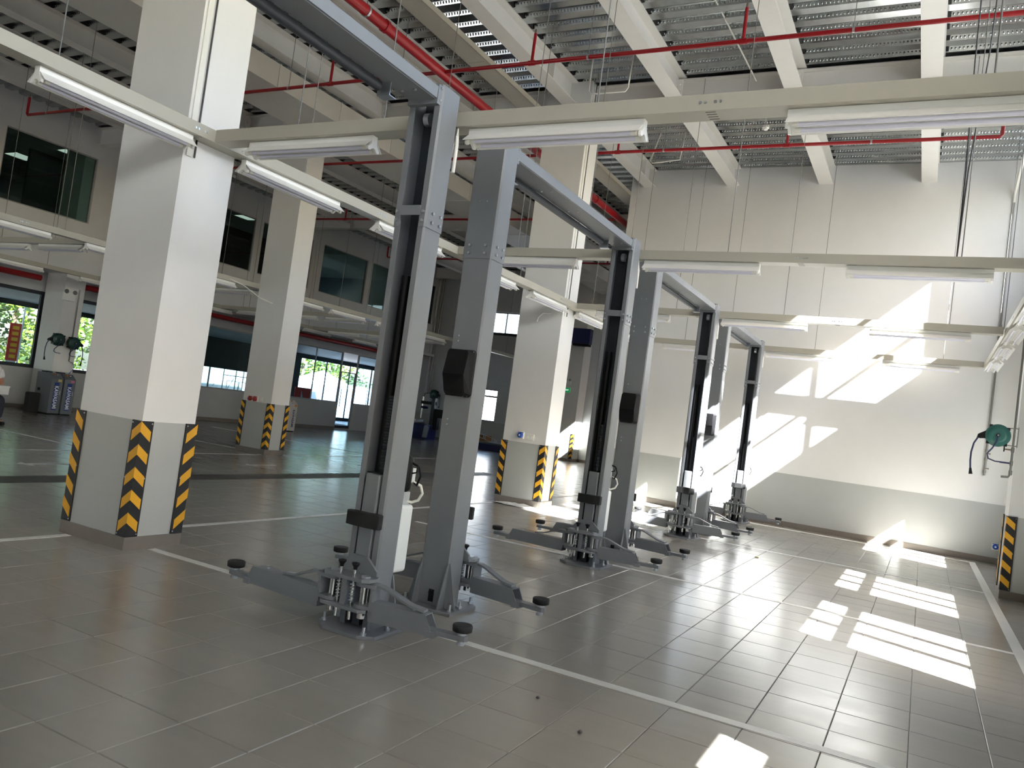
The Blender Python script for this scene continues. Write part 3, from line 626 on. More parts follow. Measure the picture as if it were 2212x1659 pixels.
        # electric box on the outer face of the near post, pump on the outer face of the far one
        if not far:
            def ring(hw0, hw1, z0, z1, u, c): return [(x, Y(u), z) for x, z in ((-hw0+c, z0), (hw1-c, z0), (hw1, z0+c), (hw1, z1-c), (hw1-c, z1), (-hw0+c, z1), (-hw0, z1-c), (-hw0, z0+c))]
            vs = ring(.115, .115, 1.60, 1.955, .20, .02) + ring(.115, .115, 1.60, 1.955, .225, .02) + [(x, Y(u), z) for x, z, u in ((-.085, 1.61, .255), (.07, 1.61, .255), (.085, 1.63, .255), (.085, 1.93, .27), (.07, 1.95, .27), (-.085, 1.95, .27), (-.1, 1.93, .27), (-.1, 1.63, .255))]
            vs += [(-.1, Y(.305), 1.76), (.085, Y(.305), 1.76)]
            fs = [(i, (i+1) % 8, 8+(i+1) % 8, 8+i) for i in range(8)] + [(8+i, 8+(i+1) % 8, 16+(i+1) % 8, 16+i) for i in range(8) if i not in (2, 6)] + [(16, 17, 18, 25, 24, 23), (24, 25, 19, 20, 21, 22), (18, 10, 11, 19, 25), (23, 24, 22, 14, 15)]
            cb = MB().add(vs, fs).build('control_box', 'black_plastic', T)
            for x, z in ((.10, 1.94), (.06, 1.605), (.09, 1.61)): MB().cyl((x, Y(.22), z), (x, Y(.232), z), .007, n=8).build('screw', 'zinc', cb)
            for z in (2.02, 2.06, 1.42, 1.38): MB().cyl((-.06, Y(.2), z), (-.06, Y(.208), z), .007, n=8).build('rivet', 'zinc', T)
            for x in (-.03, .03): MB().cyl((x, Y(.207), 3.1), (x, Y(.213), 3.1), .005, n=6).build('rivet', 'zinc', T)
        else:
            pu = MB().prism([(-.10, .37), (-.085, .355), (.085, .355), (.10, .37), (.10, .80), (.085, .815), (-.085, .815), (-.10, .80)], Y(.225), Y(.36), 'y').build('oil_tank', 'tank', T, bevel=.012)
            for x in (-.06, 0, .06): bx(MB(), x-.008, x+.008, .36, .366, .42, .76).build('tank_rib', 'tank', pu)
            bx(MB(), -.02, .07, .24, .34, .815, .90).build('valve_block', 'zinc', T)
            MB().lathe([(.045, .90), (.062, .92), (.062, 1.12), (.05, 1.14), (.03, 1.15)], (.025, Y(.29), 0), n=20).build('pump_motor', 'black_plastic', T)
            bx(MB(), .02, .06, .352, .39, .96, 1.06).build('capacitor', 'tank', T)
            MB().tube([(.09, Y(.33), .97), (.135, Y(.36), .95), (.15, Y(.37), .90), (.13, Y(.36), .85), (.09, Y(.34), .83), (.05, Y(.31), .84)], .010, 10).build('oil_hose', 'hose_white', T)
            MB().tube([(.08, Y(.30), 1.10), (.13, Y(.32), 1.08), (.145, Y(.33), 1.02), (.12, Y(.33), .95), (.09, Y(.33), .97)], .008, 8).build('motor_cable', 'black_plastic', T)
            MB().tube([(.09, Y(.3), 1.03), (.125, Y(.3), 1.04), (.13, Y(.3), 1.09), (.08, Y(.3), 1.105)], .006, 6).build('release_lever', 'black_plastic', T)
            MB().tube([(.08, Y(.24), 3.2), (.10, Y(.26), 3.42), (.12, Y(.25), 3.30), (.125, Y(.24), 3.1)], .013, 8).build('power_conduit', 'cable_white', T)
    # overhead cross beam with the padded height-limit bar
    H = [(-.112, 3.505), (-.092, 3.50), (-.088, 3.512), (-.088, 3.565), (.088, 3.565), (.088, 3.512), (.092, 3.50), (.112, 3.505), (.115, 3.58), (.10, 3.592), (-.10, 3.592), (-.115, 3.58)]
    bm = MB().prism(H, -1.43, 1.43, 'y').build('cross_beam', 'lift_grey', T)
    MB().box(-.10, .10, -1.40, 1.40, 3.499, 3.504).build('beam_cover', 'lift_grey', bm)
    for x in (-.06, .06): MB().cyl((x, -1.38, 3.602), (x, 1.38, 3.602), .006, n=6).build('steel_rope', 'zinc', bm)
    for y0, y1 in ((1.36, 1.40), (-1.40, -1.36)): MB().box(-.118, .118, y0, y1, 3.47, 3.60).build('end_bracket', 'lift_grey', bm)
    MB().cyl((-.125, -1.15, 3.47), (-.125, 1.05, 3.47), .034, n=14).build('limit_bar', 'lift_dark', bm)
    for y in (-1.1, 1.08):
        MB().box(-.15, -.05, y-.004, y+.004, 3.42, 3.50).box(-.15, -.05, y-.004, y+.07, 3.415, 3.42).build('limit_bracket', 'zinc', bm)
        MB().cyl((-.10, y+.02, 3.45), (-.10, y+.10, 3.45), .012, n=10).build('limit_switch', 'black_plastic', bm)
    for y in (-.6, 0, 1.2):
        for x in (-.05, .05): MB().cyl((x, y, 3.490), (x, y, 3.50), .010, n=8).build('bolt', 'zinc', bm)
    return T
lift1 = make_lift('second grey two-post car lift from the camera, in front of the sunlit white pillar')
dup(lift1, (-3.145, 6.68-PITCH, 0), 'nearest grey two-post car lift, its far post large in the middle of the picture')
dup(lift1, (-3.145, 6.68+PITCH, 0), 'third grey two-post car lift from the camera, one post catching sunlight')
dup(lift1, (-3.145, 6.68+2*PITCH, 0), 'farthest grey two-post car lift, standing against the sun patch on the far wall')
# ------------------------------------------------------------------ services on the right
def text_mesh(body, size, m, name, parent, loc, rot, sx=1, ext=.0015):
    cu = bpy.data.curves.new(name, 'FONT'); cu.body = body; cu.size = size; cu.extrude = ext; cu.offset = size*.022; cu.align_x = 'CENTER'; cu.align_y = 'CENTER'
    tmp = bpy.data.objects.new('t', cu); COL.objects.link(tmp); dg = bpy.context.evaluated_depsgraph_get()
    me = bpy.data.meshes.new_from_object(tmp.evaluated_get(dg)); bpy.data.objects.remove(tmp)
    me.materials.clear(); me.materials.append(MT[m]); me.name = name
    o = bpy.data.objects.new(name, me); COL.objects.link(o); o.parent = parent; o.location = loc; o.rotation_euler = rot; o.scale = (sx, 1, 1); return o
def hose_reel(label, loc, rz, m, R=.145, mouth=-1, back=0):
    t = thing('hose_reel', label, 'hose reel', loc, rz)
    h = MB().lathe([(R*.6, -.075), (R*.93, -.07), (R, -.05), (R, .05), (R*.93, .07), (R*.6, .075)], ax='y', n=32).build('housing', m, t)
    MB().lathe([(R*.5, -.083), (R*.8, -.080), (R*.82, -.068), (R*.3, -.068)], ax='y', n=28).build('side_disc', m, h)
    for a in (.7, 2.2, 3.9, 5.4):
        MB().box(R*math.cos(a)-.018, R*math.cos(a)+.018, -.06, .06, R*math.sin(a)-.018, R*math.sin(a)+.018).build('lug', 'black_plastic', h)
    MB().lathe([(.022, -.105), (.022, -.08)], ax='y', n=14).build('hub', 'black_plastic', t); MB().lathe([(.010, -.118), (.012, -.104)], ax='y', n=12).build('hub_bolt', 'zinc', t)
    s = mouth
    MB().prism([(s*R*.7, .07), (s*(R+.075), -.005), (s*(R+.085), -.05), (s*(R+.05), -.06), (s*R*.75, -.05)], -.05, .05, 'y').build('hose_guide', 'black_plastic', t)
    x = s*(R+.07)
    MB().tube([(x, 0, -.045), (x+s*.04, 0, -.13), (x+s*.06, 0, -.25), (x+s*.06, 0, -.36), (x+s*.05, 0, -.47)], .011, 8).build('hose', 'hose_blue', t)
    MB().cyl((x+s*.05, 0, -.46), (x+s*.04, 0, -.54), .014, .024, n=10).build('nozzle', 'black_plastic', t)
    MB().tube([(0, -.1, 0), (-.01, -.12, -.08), (-.05, -.10, -.17), (-.10, -.06, -.25), (-.08, -.03, -.31), (0, 0, -.335), (.12, .02, -.335)], .009, 8).build('feed_hose', 'hose_blue', t)
    if back: MB().box(-.04, .04, .07, back, -.1, .1).build('bracket', 'galv', t)
    else: MB().box(.219, .2275, .0, .06, -R*.9, R*.9).build('mount_plate', 'galv', t); MB().tube([(R*.7, .03, R*.75), (R+.06, .03, R*.8), (.226, .03, R*.7), (.226, .03, -R*.7), (R+.06, .03, -R*.8), (R*.7, .03, -R*.75)], .006, 6).build('bracket', 'galv', t)
    return t
hose_reel('green air hose reel on the pillar at the right edge of the picture', (.806, 11.99, 2.08), 0, 'reel_green')
t = thing('air_pipe', 'galvanised air pipe with valves down the corner of the right-hand pillar', 'pipe', (1.0, 12.16, 0))
MB().tube([(0, 0, 4.6), (0, 0, 1.60), (-.02, -.01, 1.565), (-.10, -.02, 1.56)], .014, 10).build('pipe', 'galv', t)
for z in (1.62, 1.745, 1.92): MB().cyl((0, 0, z-.03), (0, 0, z+.03), .021, n=10).build('fitting', 'galv', t)
MB().cyl((-.02, -.01, 1.92), (-.09, -.03, 1.92), .010, n=8).build('valve_stem', 'brass', t); MB().box(-.105, -.09, -.035, -.025, 1.885, 1.955).build('valve_handle', 'black_plastic', t)
MB().cyl((-.015, 0, 1.745), (-.13, .0, 1.745), .011, n=8).build('hose_tail', 'hose_blue', t)
t = thing('air_pipe', 'thin galvanised drop pipe down the far wall left of the hose reel', 'pipe', (.98, YF-.03, 0))
MB().cyl((0, 0, 1.55), (0, 0, 6.6), .019, n=10).build('pipe', 'galv', t)
MB().tube([(0, 0, 6.6), (.0, -.05, 6.75), (.02, -.8, 7.15), (.04, -1.0, 7.3)], .026, 8).build('flexible_hose', 'cable_white', t)
for z in (1.62, 1.85, 2.0, 4.3): MB().cyl((0, 0, z-.025), (0, 0, z+.025), .027, n=10).build('fitting', 'galv', t)
for z in (1.68, 1.95): MB().cyl((0, -.02, z), (.06, -.05, z), .010, n=8).build('valve_stem', 'brass', t)
def cee_socket(name, label, loc, m, rz=0):
    t = thing(name, label, 'socket', loc, rz); MB().box(-.055, .055, -.035, 0, -.06, .06).build('box', 'cable_white', t, bevel=.006)
    MB().lathe([(.030, -.085), (.046, -.08), (.046, -.035), (.05, -.03)], ax='y', n=20).build('cap', m, t); MB().lathe([(.012, -.09), (.018, -.084)], ax='y', n=12).build('centre', 'label_white' if m == 'blue' else m, t)
    MB().box(-.05, .05, -.06, -.03, .045, .055).build('hinge', m, t); return t
cee_socket('wall_socket', 'blue industrial socket low on the far wall near the right pillar', (1.273, YF-.004, .31), 'blue')
cee_socket('wall_socket', 'blue industrial socket on the sunlit pillar above its grey base', (-6.13, 12.13, 1.18), 'blue')
cee_socket('wall_socket', 'left of the two red industrial sockets on the second pillar', (-12.56, 12.14, 1.115), 'red')
cee_socket('wall_socket', 'right of the two red industrial sockets on the second pillar', (-12.42, 12.14, 1.12), 'red')
def plate(label, loc, w=.09, rz=0):
    t = thing('outlet_plate', label, 'socket', loc, rz); MB().box(-w, w, -.014, 0, -.055, .055).build('plate', 'cable_white', t, bevel=.004)
    for x in ((-w*.5, w*.5) if w > .06 else (0,)): MB().box(x-.02, x+.02, -.017, -.013, -.025, .025).build('outlet', 'lamp_white', t)
plate('white double outlet beside the blue socket on the sunlit pillar', (-5.96, 12.13, 1.165), .075)
plate('small white outlet beside the red sockets on the second pillar', (-12.27, 12.14, 1.125), .04)
plate('small white outlet on the far wall just above the grey band', (1.36, YF, 1.14), .035)
# smoke detectors and white conduits under the deck
for x, y, l in ((-2.2, 13.2, 'white smoke detector hanging on a conduit under the roof, upper right'),):
    t = thing('smoke_detector', l, 'detector', (x-.75, y+.3, 6.95)); MB().lathe([(.06, 0), (.06, .02), (.05, .05), (.03, .055)], n=20).build('body', 'lamp_white', t); MB().lathe([(.035, -.03), (.045, -.01), (.045, 0)], n=16).build('sensor', 'lamp_white', t)
    MB().tube([(0, 0, .05), (-.05, 0, .38), (-.2, -.3, .43), (-1.3, -.3, .43)], .010, 6).build('conduit', 'cable_white', t)
for i, (pts, l) in enumerate(((((-5.35, 11.35, 7.40), (-5.35, 11.35, 6.85), (-5.30, 11.35, 6.80), (-4.72, 11.35, 6.80), (-4.68, 11.35, 6.86), (-4.66, 11.35, 7.40)), 'white looped conduit hanging under the roof beams above the sunlit pillar'),
        (((-5.2, 14.6, 7.4), (-5.35, 14.6, 6.85), (-5.3, 14.6, 6.8), (-4.75, 14.6, 6.85), (-4.7, 14.6, 7.40)), 'white looped conduit under the roof beams near the far wall'),
        (((-3.1, 10.0, 7.43), (-3.05, 11.0, 7.40), (-2.9, 12.2, 7.2)), 'thin white conduit running under the silver deck, top right'))):
    tag(MB().tube(pts, .012, 8).build('conduit_loop', 'cable_white'), l, 'conduit')
t = thing('hanging_cable', 'bundle of black cables hanging from the roof to the second cross tray', 'cable', (.08, 8.46, 3.5))
for dx, dy in ((-.02, 0), (.05, -.04)): MB().tube([(dx*2.5, dy*2, 3.9), (dx*1.6, dy, 2), (dx*.3, dy*.3, .9), (0, 0, .04)], .007, 6).build('cable', 'wire', t)
t = thing('cable_tail', 'loose white cable sagging from a tray onto the second pillar', 'cable', (-12.6, 12.1, 3.2)); MB().tube([(-.25, -.8, .3), (-.1, -.5, .22), (.1, -.2, .02), (.25, .02, -.05)], .012, 6).build('cable', 'cable_white', t)
t = thing('cable_tail', 'short white cable curving out of the sunlit pillar under the tray', 'cable', (-6.0, 12.13, 3.2)); MB().tube([(.12, -.01, .12), (.02, -.09, .11), (-.06, -.10, .03), (-.08, -.10, -.05)], .012, 6).build('cable', 'cable_white', t)
# loose debris on the floor
for i, (x, y, l) in enumerate(((-1.9, 11.4, 'small yellowish scrap lying on the floor in front of the lifts'), (-1.72, 4.02, 'tiny dark pebble on the tiles below the white line, centre bottom'), (-1.36, 3.76, 'tiny dark pebble on the tiles, bottom right of centre'))):
    m = MB().lathe([(.004, 0), (.012 if i else .03, .003), (.010 if i else .025, .010), (.003, .014)], (x, y, .0025), n=7); tag(m.build('floor_scrap', 'drain_grey' if i else 'label_yellow'), l, 'debris')
# crumpled plastic sheet at the sunlit pillar's foot
m = MB(); N = 9; vs = []
for i in range(N):
    for j in range(N): vs.append((-6.35+.75*i/(N-1)+random.uniform(-.03, .03), 11.75+.34*j/(N-1)+random.uniform(-.02, .02), .006+abs(random.gauss(0, .028))*(1-abs(2*i/(N-1)-1))))
m.add(vs, [(i*N+j, i*N+j+1, (i+1)*N+j+1, (i+1)*N+j) for i in range(N-1) for j in range(N-1)]); tag(m.build('plastic_sheet', 'tank'), 'crumpled clear plastic sheet at the foot of the sunlit pillar', 'plastic sheet')
# ------------------------------------------------------------------ far left bay
def gas_cabinet(label, loc, body, lab_m, txt_m, sticker, w=.29, d=.62, h=1.02):
    t = thing('gas_cabinet', label, 'cabinet', loc)          # front faces +X
    MB().box(-d, 0, -w/2, w/2, .03, h-.12).build('body', body, t, bevel=.006)
    MB().prism([(-d, h-.12), (0, h-.12), (-.16, h), (-d, h)], -w/2, w/2, 'y').build('console', body, t, bevel=.004)
    MB().box(-d+.03, -.03, -w/2+.02, w/2-.02, 0, .03).build('plinth', 'black_plastic', t)
    MB().box(0, .002, -.06, .06, .12, .80).build('label_panel', lab_m, t)
    text_mesh('KAWASAMI', .135, txt_m, 'lettering', t, (.0035, .0, .43), (math.pi/2, math.pi/2, math.pi/2), .82)
    MB().box(0, .012, .085, .10, .5, .6).build('door_handle', 'zinc', t)
    MB().box(0, .003, .02, .11, .82, .88).build('sticker', sticker, t)
    MB().lathe([(.02, 0), (.028, .012), (.02, .03)], (-.10, -.04, h-.045), n=12).build('knob', 'orange', t); MB().lathe([(.014, 0), (.016, .02)], (-.10, .05, h-.045), n=10).build('gauge', 'label_white', t)
    MB().box(-d+.06, -d+.24, -w/2+.06, w/2-.06, h, h+.025).build('filler_cap', 'black_plastic', t)
    MB().box(-d+.1, -d+.2, -w/2-.004, -w/2, .55, .62).build('vent', 'black_plastic', t)
    return t
gas_cabinet('grey gas cabinet with blue KAWASAMI panel, left one of the pair', (-18.98, 11.98, 0), 'cab_grey', 'label_blue', 'label_white', 'label_yellow')
gas_cabinet('grey gas cabinet with blue KAWASAMI panel, right one with a pink sticker', (-18.98, 12.31, 0), 'cab_grey', 'label_blue', 'label_white', 'label_pink')
gas_cabinet('pale gas cabinet with lettered front half hidden behind the second pillar', (-18.1, 19.35, 0), 'cab_white', 'cab_white', 'label_blue', 'orange')
tag(MB().prism([(-.11, -.14), (.09, -.16), (.11, .12), (-.10, .14)], 0, .50).build('waste_sack', 'rubber', None, (-19.25, 11.6, .0), .03), 'black sack standing on the floor left of the gas cabinets', 'sack')
for l, y, z, mo in (('dark green hose reel on the wall pillar above the cabinets, left one', 12.05, 1.86, -1), ('dark green hose reel on the wall pillar above the cabinets, right one', 12.46, 1.82, 1)):
    hose_reel(l, (-19.33, y, z), math.pi/2, 'reel_dark', .16, mo, .17)
t = thing('air_pipe', 'air pipe with drop hose down the wall pillar behind the cabinets', 'pipe', (-19.46, 12.5, 0)); MB().tube([(0, 0, 3.2), (0, 0, 1.35), (.03, .08, 1.32)], .016, 8).build('pipe', 'galv', t); MB().tube([(.03, .08, 1.32), (.1, .1, 1.2), (.08, .03, 1.08), (.1, -.02, 1.03)], .008, 6).build('hose', 'blue', t)
t = thing('emergency_light', 'white emergency light high on the wall pillar above the dark hose reels', 'light', (-19.5, 12.24, 3.0)); MB().box(0, .07, -.16, .16, -.13, .08).build('case', 'lamp_white', t, bevel=.01)
for y in (-.11, .11): MB().lathe([(.02, 0), (.055, .05), (.055, .07)], (.03, y, .10), 'x', 14).build('spotlight', 'chrome', t)
# ---- back wall: tyre machine, blue scissor lift, exit sign, speaker
t = thing('tyre_changer', 'dark tyre changing machine with column and arm at the far back wall', 'tyre changer', (-18.4, 27.3, 0))
MB().box(-.62, .45, -.45, .35, 0, .62).build('base', 'dark_blue', t, bevel=.03); MB().lathe([(.28, .62), (.34, .66), (.34, .70), (.1, .72)], (-.28, -.1, 0), n=20).build('turntable', 'zinc', t)
for a in range(4): MB().obox((-.28+.1*math.cos(a*1.57), -.1+.1*math.sin(a*1.57)), (math.cos(a*1.57), math.sin(a*1.57)), .26, .07, .72, .78).build('clamp_jaw', 'zinc', t)
MB().box(.2, .36, .1, .3, .62, 1.75).build('column', 'lift_dark', t, bevel=.01); MB().box(-.35, .36, .14, .26, 1.45, 1.58).build('swing_arm', 'black_plastic', t); MB().cyl((-.3, .2, .85), (-.3, .2, 1.75), .035, n=10).build('mount_rod', 'chrome', t)
MB().lathe([(.02, .0), (.16, .03), (.16, .10), (.05, .12)], (-.05, 0, 1.25), n=16).build('inflator_bowl', 'dark_blue', t)
MB().box(.42, .62, .05, .25, .45, 1.3).build('helper_column', 'black_plastic', t); MB().box(.62, .95, .0, .2, .95, 1.30).build('pressure_panel', 'black_plastic', t); MB().prism([(.35, .1), (.55, .1), (.62, .55), (.4, .6)], -.5, -.44, 'y').build('bead_blade', 'zinc', t)
MB().tube([(.3, .2, 1.75), (.1, .2, 1.95), (-.25, .2, 1.9), (-.3, .2, 1.7)], .015, 8).build('air_line', 'black_plastic', t)
hose_reel('green hose reel on the far back wall above the tyre changer', (-18.75, 28.35, 1.9), 0, 'reel_dark', .2, 1, .249)
t = thing('scissor_lift', 'low blue alignment lift with raised ramp rails at the far back wall', 'lift', (-14.9, 27.0, 0))
MB().box(-2.0, 2.2, -.5, -.1, 0, .25).build('base', 'dark_blue', t, bevel=.02); MB().box(-2.0, 2.2, .25, .65, 0, .25).build('base', 'dark_blue', t, bevel=.02); MB().box(-1.9, 2.1, -.5, .65, .25, .31).build('platform', 'cab_grey', t)
for k in range(5):
    x0 = -1.2+.52*k; z0 = .80-.12*k; z1 = z0-.10
    m = MB(); P = [(x0, z0), (x0+.45, z1), (x0+.45, z1-.16), (x0, z0-.16)]
    for a, b_ in zip(P, P[1:]+P[:1]): m.cyl((a[0], -.3, a[1]), (b_[0], -.3, b_[1]), .012, n=6)
    m.build('rail_frame', 'zinc', t)['kind'] = 'stuff'
MB().box(-1.0, -.2, -.2, .3, .31, .55).build('crate', 'carton', t)
t = thing('exit_sign', 'small green exit sign on the back wall beside the sunlit pillar', 'sign', (-12.44, 27.88, 2.72)); MB().box(-.17, .17, 0, .03, -.09, .09).build('box', 'exit_green', t)
MB().cyl((-.09, -.002, .03), (-.09, .001, .03), .018, n=10).build('runner_head', 'exit_white', t); MB().prism([(-.12, -.05), (-.10, -.05), (-.085, -.01), (-.06, -.05), (-.045, -.04), (-.075, .015), (-.105, .012)], -.002, .001, 'y').build('runner_body', 'exit_white', t)
text_mesh('EXIT', .075, 'exit_white', 'lettering', t, (.05, -.002, 0), (math.pi/2, 0, 0), .8)
t = thing('emergency_light', 'white twin-spot emergency light above the green exit sign', 'light', (-12.4, 27.88, 3.05)); MB().box(-.12, .12, 0, .05, -.1, .02).build('case', 'lamp_white', t)
for x in (-.08, .08): MB().lathe([(.05, -.04), (.03, .0)], (x, .02, .07), 'y', 12).build('spotlight', 'frame_grey', t)
t = thing('wall_speaker', 'dark box speaker mounted high on the far back pillar', 'speaker', (-12.0, 27.7, 4.45)); MB().box(-.4, .4, -.15, .15, .08, .66).build('cabinet', 'dark_blue', t, bevel=.01); MB().box(-.3, .35, -.1, .2, 0, .08).build('mount', 'black_plastic', t)
t = thing('conduit_run', 'vertical cable conduits in the far left corner of the hall', 'conduit', (-19.3, 28.45, 0))
for dx, r in ((0, .04), (.15, .025), (.24, .025)): MB().cyl((dx, 0, 1.9), (dx, 0, 7.0), r, n=8).build('conduit', 'galv' if r < .03 else 'office_white', t)
# ---- seated person at the left edge
def person():
    t = thing('person', 'person in a white short-sleeved shirt sitting at the left edge holding a white box', 'person', (-16.24, 8.79, 0), 0)
    V = [((0, 0, .52), .15), ((0, .02, .72), .15), ((.03, .02, .92), .16), ((.06, .02, 1.05), .13), ((.04, -.02, 1.13), .055), ((.02, -.05, 1.20), .055),
         ((.02, .11, .50), .09), ((.42, .13, .50), .075), ((.44, .13, .28), .055), ((.42, .13, .08), .042), ((.56, .14, .045), .04),
         ((.02, -.09, .50), .09), ((.42, -.11, .50), .075), ((.44, -.11, .28), .055), ((.42, -.11, .08), .042), ((.56, -.12, .045), .04),
         ((.07, .20, 1.05), .068), ((.13, .26, .80), .052), ((.30, .17, .66), .036), ((.07, -.16, 1.05), .068), ((.13, -.22, .80), .052), ((.30, -.13, .66), .036)]
    E = [(0, 1), (1, 2), (2, 3), (3, 4), (4, 5), (0, 6), (6, 7), (7, 8), (8, 9), (9, 10), (0, 11), (11, 12), (12, 13), (13, 14), (14, 15), (3, 16), (16, 17), (17, 18), (3, 19), (19, 20), (20, 21)]
    def skin(name, verts, edges, m, par, sub=2):
        me = bpy.data.meshes.new(name); me.from_pydata([v for v, r in verts], edges, []); o = bpy.data.objects.new(name, me); COL.objects.link(o); o.parent = par
        o.modifiers.new('skin', 'SKIN'); o.modifiers.new('sub', 'SUBSURF').levels = sub; o.modifiers['sub'].render_levels = sub
        for i, (v, r) in enumerate(verts): me.skin_vertices[0].data[i].radius = (r, r)
        me.skin_vertices[0].data[0].use_root = True; me.materials.append(MT[m]); return o
    b = skin('body', V, E, 'skin', t)
    skin('shirt', [((0, 0, .50), .19), ((0, .02, .74), .185), ((.03, .02, .92), .19), ((.06, .02, 1.05), .17), ((.07, .20, 1.05), .105), ((.115, .25, .86), .088), ((.07, -.16, 1.05), .105), ((.115, -.21, .86), .088), ((.05, 0, 1.12), .10)], [(0, 1), (1, 2), (2, 3), (3, 4), (4, 5), (3, 6), (6, 7), (3, 8)], 'shirt', t)
    skin('trousers', [((0, 0, .50), .165), ((.03, .11, .50), .11), ((.42, .13, .50), .09), ((.44, .13, .28), .075), ((.42, .13, .12), .065), ((.03, -.09, .50), .11), ((.42, -.11, .50), .09), ((.44, -.11, .28), .075), ((.42, -.11, .12), .065)], [(0, 1), (1, 2), (2, 3), (3, 4), (0, 5), (5, 6), (6, 7), (7, 8)], 'trousers', t)
    hd = MB().lathe([(.03, -.12), (.065, -.10), (.085, -.04), (.088, .03), (.075, .09), (.04, .125), (.01, .13)], (.02, -.08, 1.33), n=18).build('head', 'skin', t)
    MB().lathe([(.092, .0), (.094, .05), (.08, .10), (.045, .135), (.01, .14)], (.01, -.08, 1.33), n=18).build('hair', 'hair', hd)
    MB().prism([(.09, -.092), (.125, -.08), (.09, -.068)], 1.30, 1.34).build('nose', 'skin', hd)
    for y in (-.112, -.048): MB().lathe([(.008, -.008), (.011, 0), (.008, .008)], (.098, y, 1.35), n=8).build('eye', 'label_white', hd)
    MB().box(.095, .102, -.10, -.06, 1.258, 1.266).build('mouth', 'banner_red', hd)
    for y in (-.17, .01): MB().lathe([(.01, -.03), (.022, 0), (.01, .03)], (.015, y, 1.33), n=8).build('ear', 'skin', hd)
    for s, hy in ((1, .17), (-1, -.13)):
        for k in range(4): skin('finger', [((.32, hy+s*(-.03+.02*k), .655), .012), ((.37+.01*(k in (1, 2)), hy+s*(-.03+.02*k), .65), .010), ((.40+.01*(k in (1, 2)), hy+s*(-.035+.02*k), .628), .008)], [(0, 1), (1, 2)], 'skin', b, 1)
        skin('thumb', [((.30, hy-s*.035, .655), .013), ((.34, hy-s*.06, .652), .010), ((.36, hy-s*.065, .64), .009)], [(0, 1), (1, 2)], 'skin', b, 1)
    for y in (.14, -.12): MB().prism([(.36, y-.045), (.58, y-.05), (.63, y-.02), (.63, y+.02), (.58, y+.05), (.36, y+.045)], .004, .07).build('shoe', 'black_plastic', t, bevel=.015)
person()
t = thing('stool', 'low stool under the person at the left edge', 'stool', (-16.29, 8.81, 0)); MB().lathe([(.17, .29), (.18, .30), (.18, .33), (.16, .34)], n=20).build('seat', 'black_plastic', t)
for a in range(4): MB().cyl((.12*math.cos(a*1.57+.8), .12*math.sin(a*1.57+.8), .29), (.17*math.cos(a*1.57+.8), .17*math.sin(a*1.57+.8), 0), .014, n=8).build('leg', 'zinc', t)
t = thing('carton', 'white box held on the lap of the person at the left edge', 'box', (-15.81, 8.82, .59)); MB().box(-.1, .12, -.16, .16, 0, .14).build('body', 'tank', t, bevel=.004); MB().box(-.11, .13, -.17, .17, .14, .17).build('lid', 'tank', t, bevel=.004)
# ------------------------------------------------------------------ reception behind the glazing and the yard outside
struct(MB().box(XL-6.15, XL-.15, YB+.2, 38.2, -.14, -.006).build('floor_reception', 'cab_grey')); struct(MB().box(XL-6.15, XL-.15, 38, 38.2, 0, 3.3).build('wall_reception_end', 'plaster')); struct(MB().box(XL-.3, XL-.15, YB+.2, 38, 0, 3.3).build('wall_reception_side', 'plaster'))
struct(MB().box(XL-6.15, XU-.12, YB, YB+.15, 3.5, 7.5).build('wall_office_end', 'plaster'))
rc = struct(MB().box(XL-6.15, XL-.15, YN, 38.2, 3.05, 3.3).build('ceiling_reception', 'office_white'))
wrb = struct(cutwall('x', XL-6.15, XL-6, YN, 38.2, 0, 3.1, [(9.0, 18.2, .9, 2.95), (22.3, 26.0, .25, 1.85), (28.3, 37.5, .1, 2.9), (-5, 7, .9, 2.95)]).build('wall_reception', 'office_dark'))
for a, b, z0, z1, vb in ((9.0, 18.2, .9, 2.95, (11.6, 14.2, 16.2)), (22.3, 26.0, .25, 1.85, (23.1,)), (28.3, 37.5, .1, 2.9, (30.2, 32.0, 33.8, 35.6)), (-5, 7, .9, 2.95, (1,))): window('x', XL-6.07, a, b, z0, z1, vb, (), .06, 'glass', 'frame_dark')
struct(MB().box(XL-6.15, XR+.2, 38.2, 90, -.16, -.02).build('ground_far', 'paving')); struct(MB().box(-90, XL-6.15, -60, 90, -.16, -.02).build('ground_left', 'paving'))
struct(MB().box(-6.3, XR+.2, YF+.2, YB+.2, -.16, -.1).build('ground_yard', 'paving')); struct(MB().box(XR+.2, 60, -60, 70, -.16, -.02).build('ground_right', 'paving')); struct(MB().box(XL-.15, XR+.2, YB+.2, 38.2, -.16, -.02).build('ground_back', 'paving')); struct(MB().box(XL-6.15, XR+.2, -60, YN-.2, -.16, -.02).build('ground_front', 'paving'))
t = thing('yard_fence', 'white panel fence across the yard beyond the reception glazing', 'fence', (-34, 30, 0))
for k in range(9, 24): MB().box(-.02, .02, -24+2.4*k+.01, -24+2.4*(k+1)-.01, 0, 1.95).build('fence_panel', 'fence', t); MB().box(.02, .07, -24+2.4*k-.03, -24+2.4*k+.03, 0, 2.05).build('post', 'fence', t)
t = thing('yard_fence', 'white panel fence behind the building seen through the small back window', 'fence', (-18, 36, 0))
for k in range(4, 9): MB().box(-10+2.4*k+.01, -10+2.4*(k+1)-.01, -.02, .02, 0, 1.9).build('fence_panel', 'fence', t)
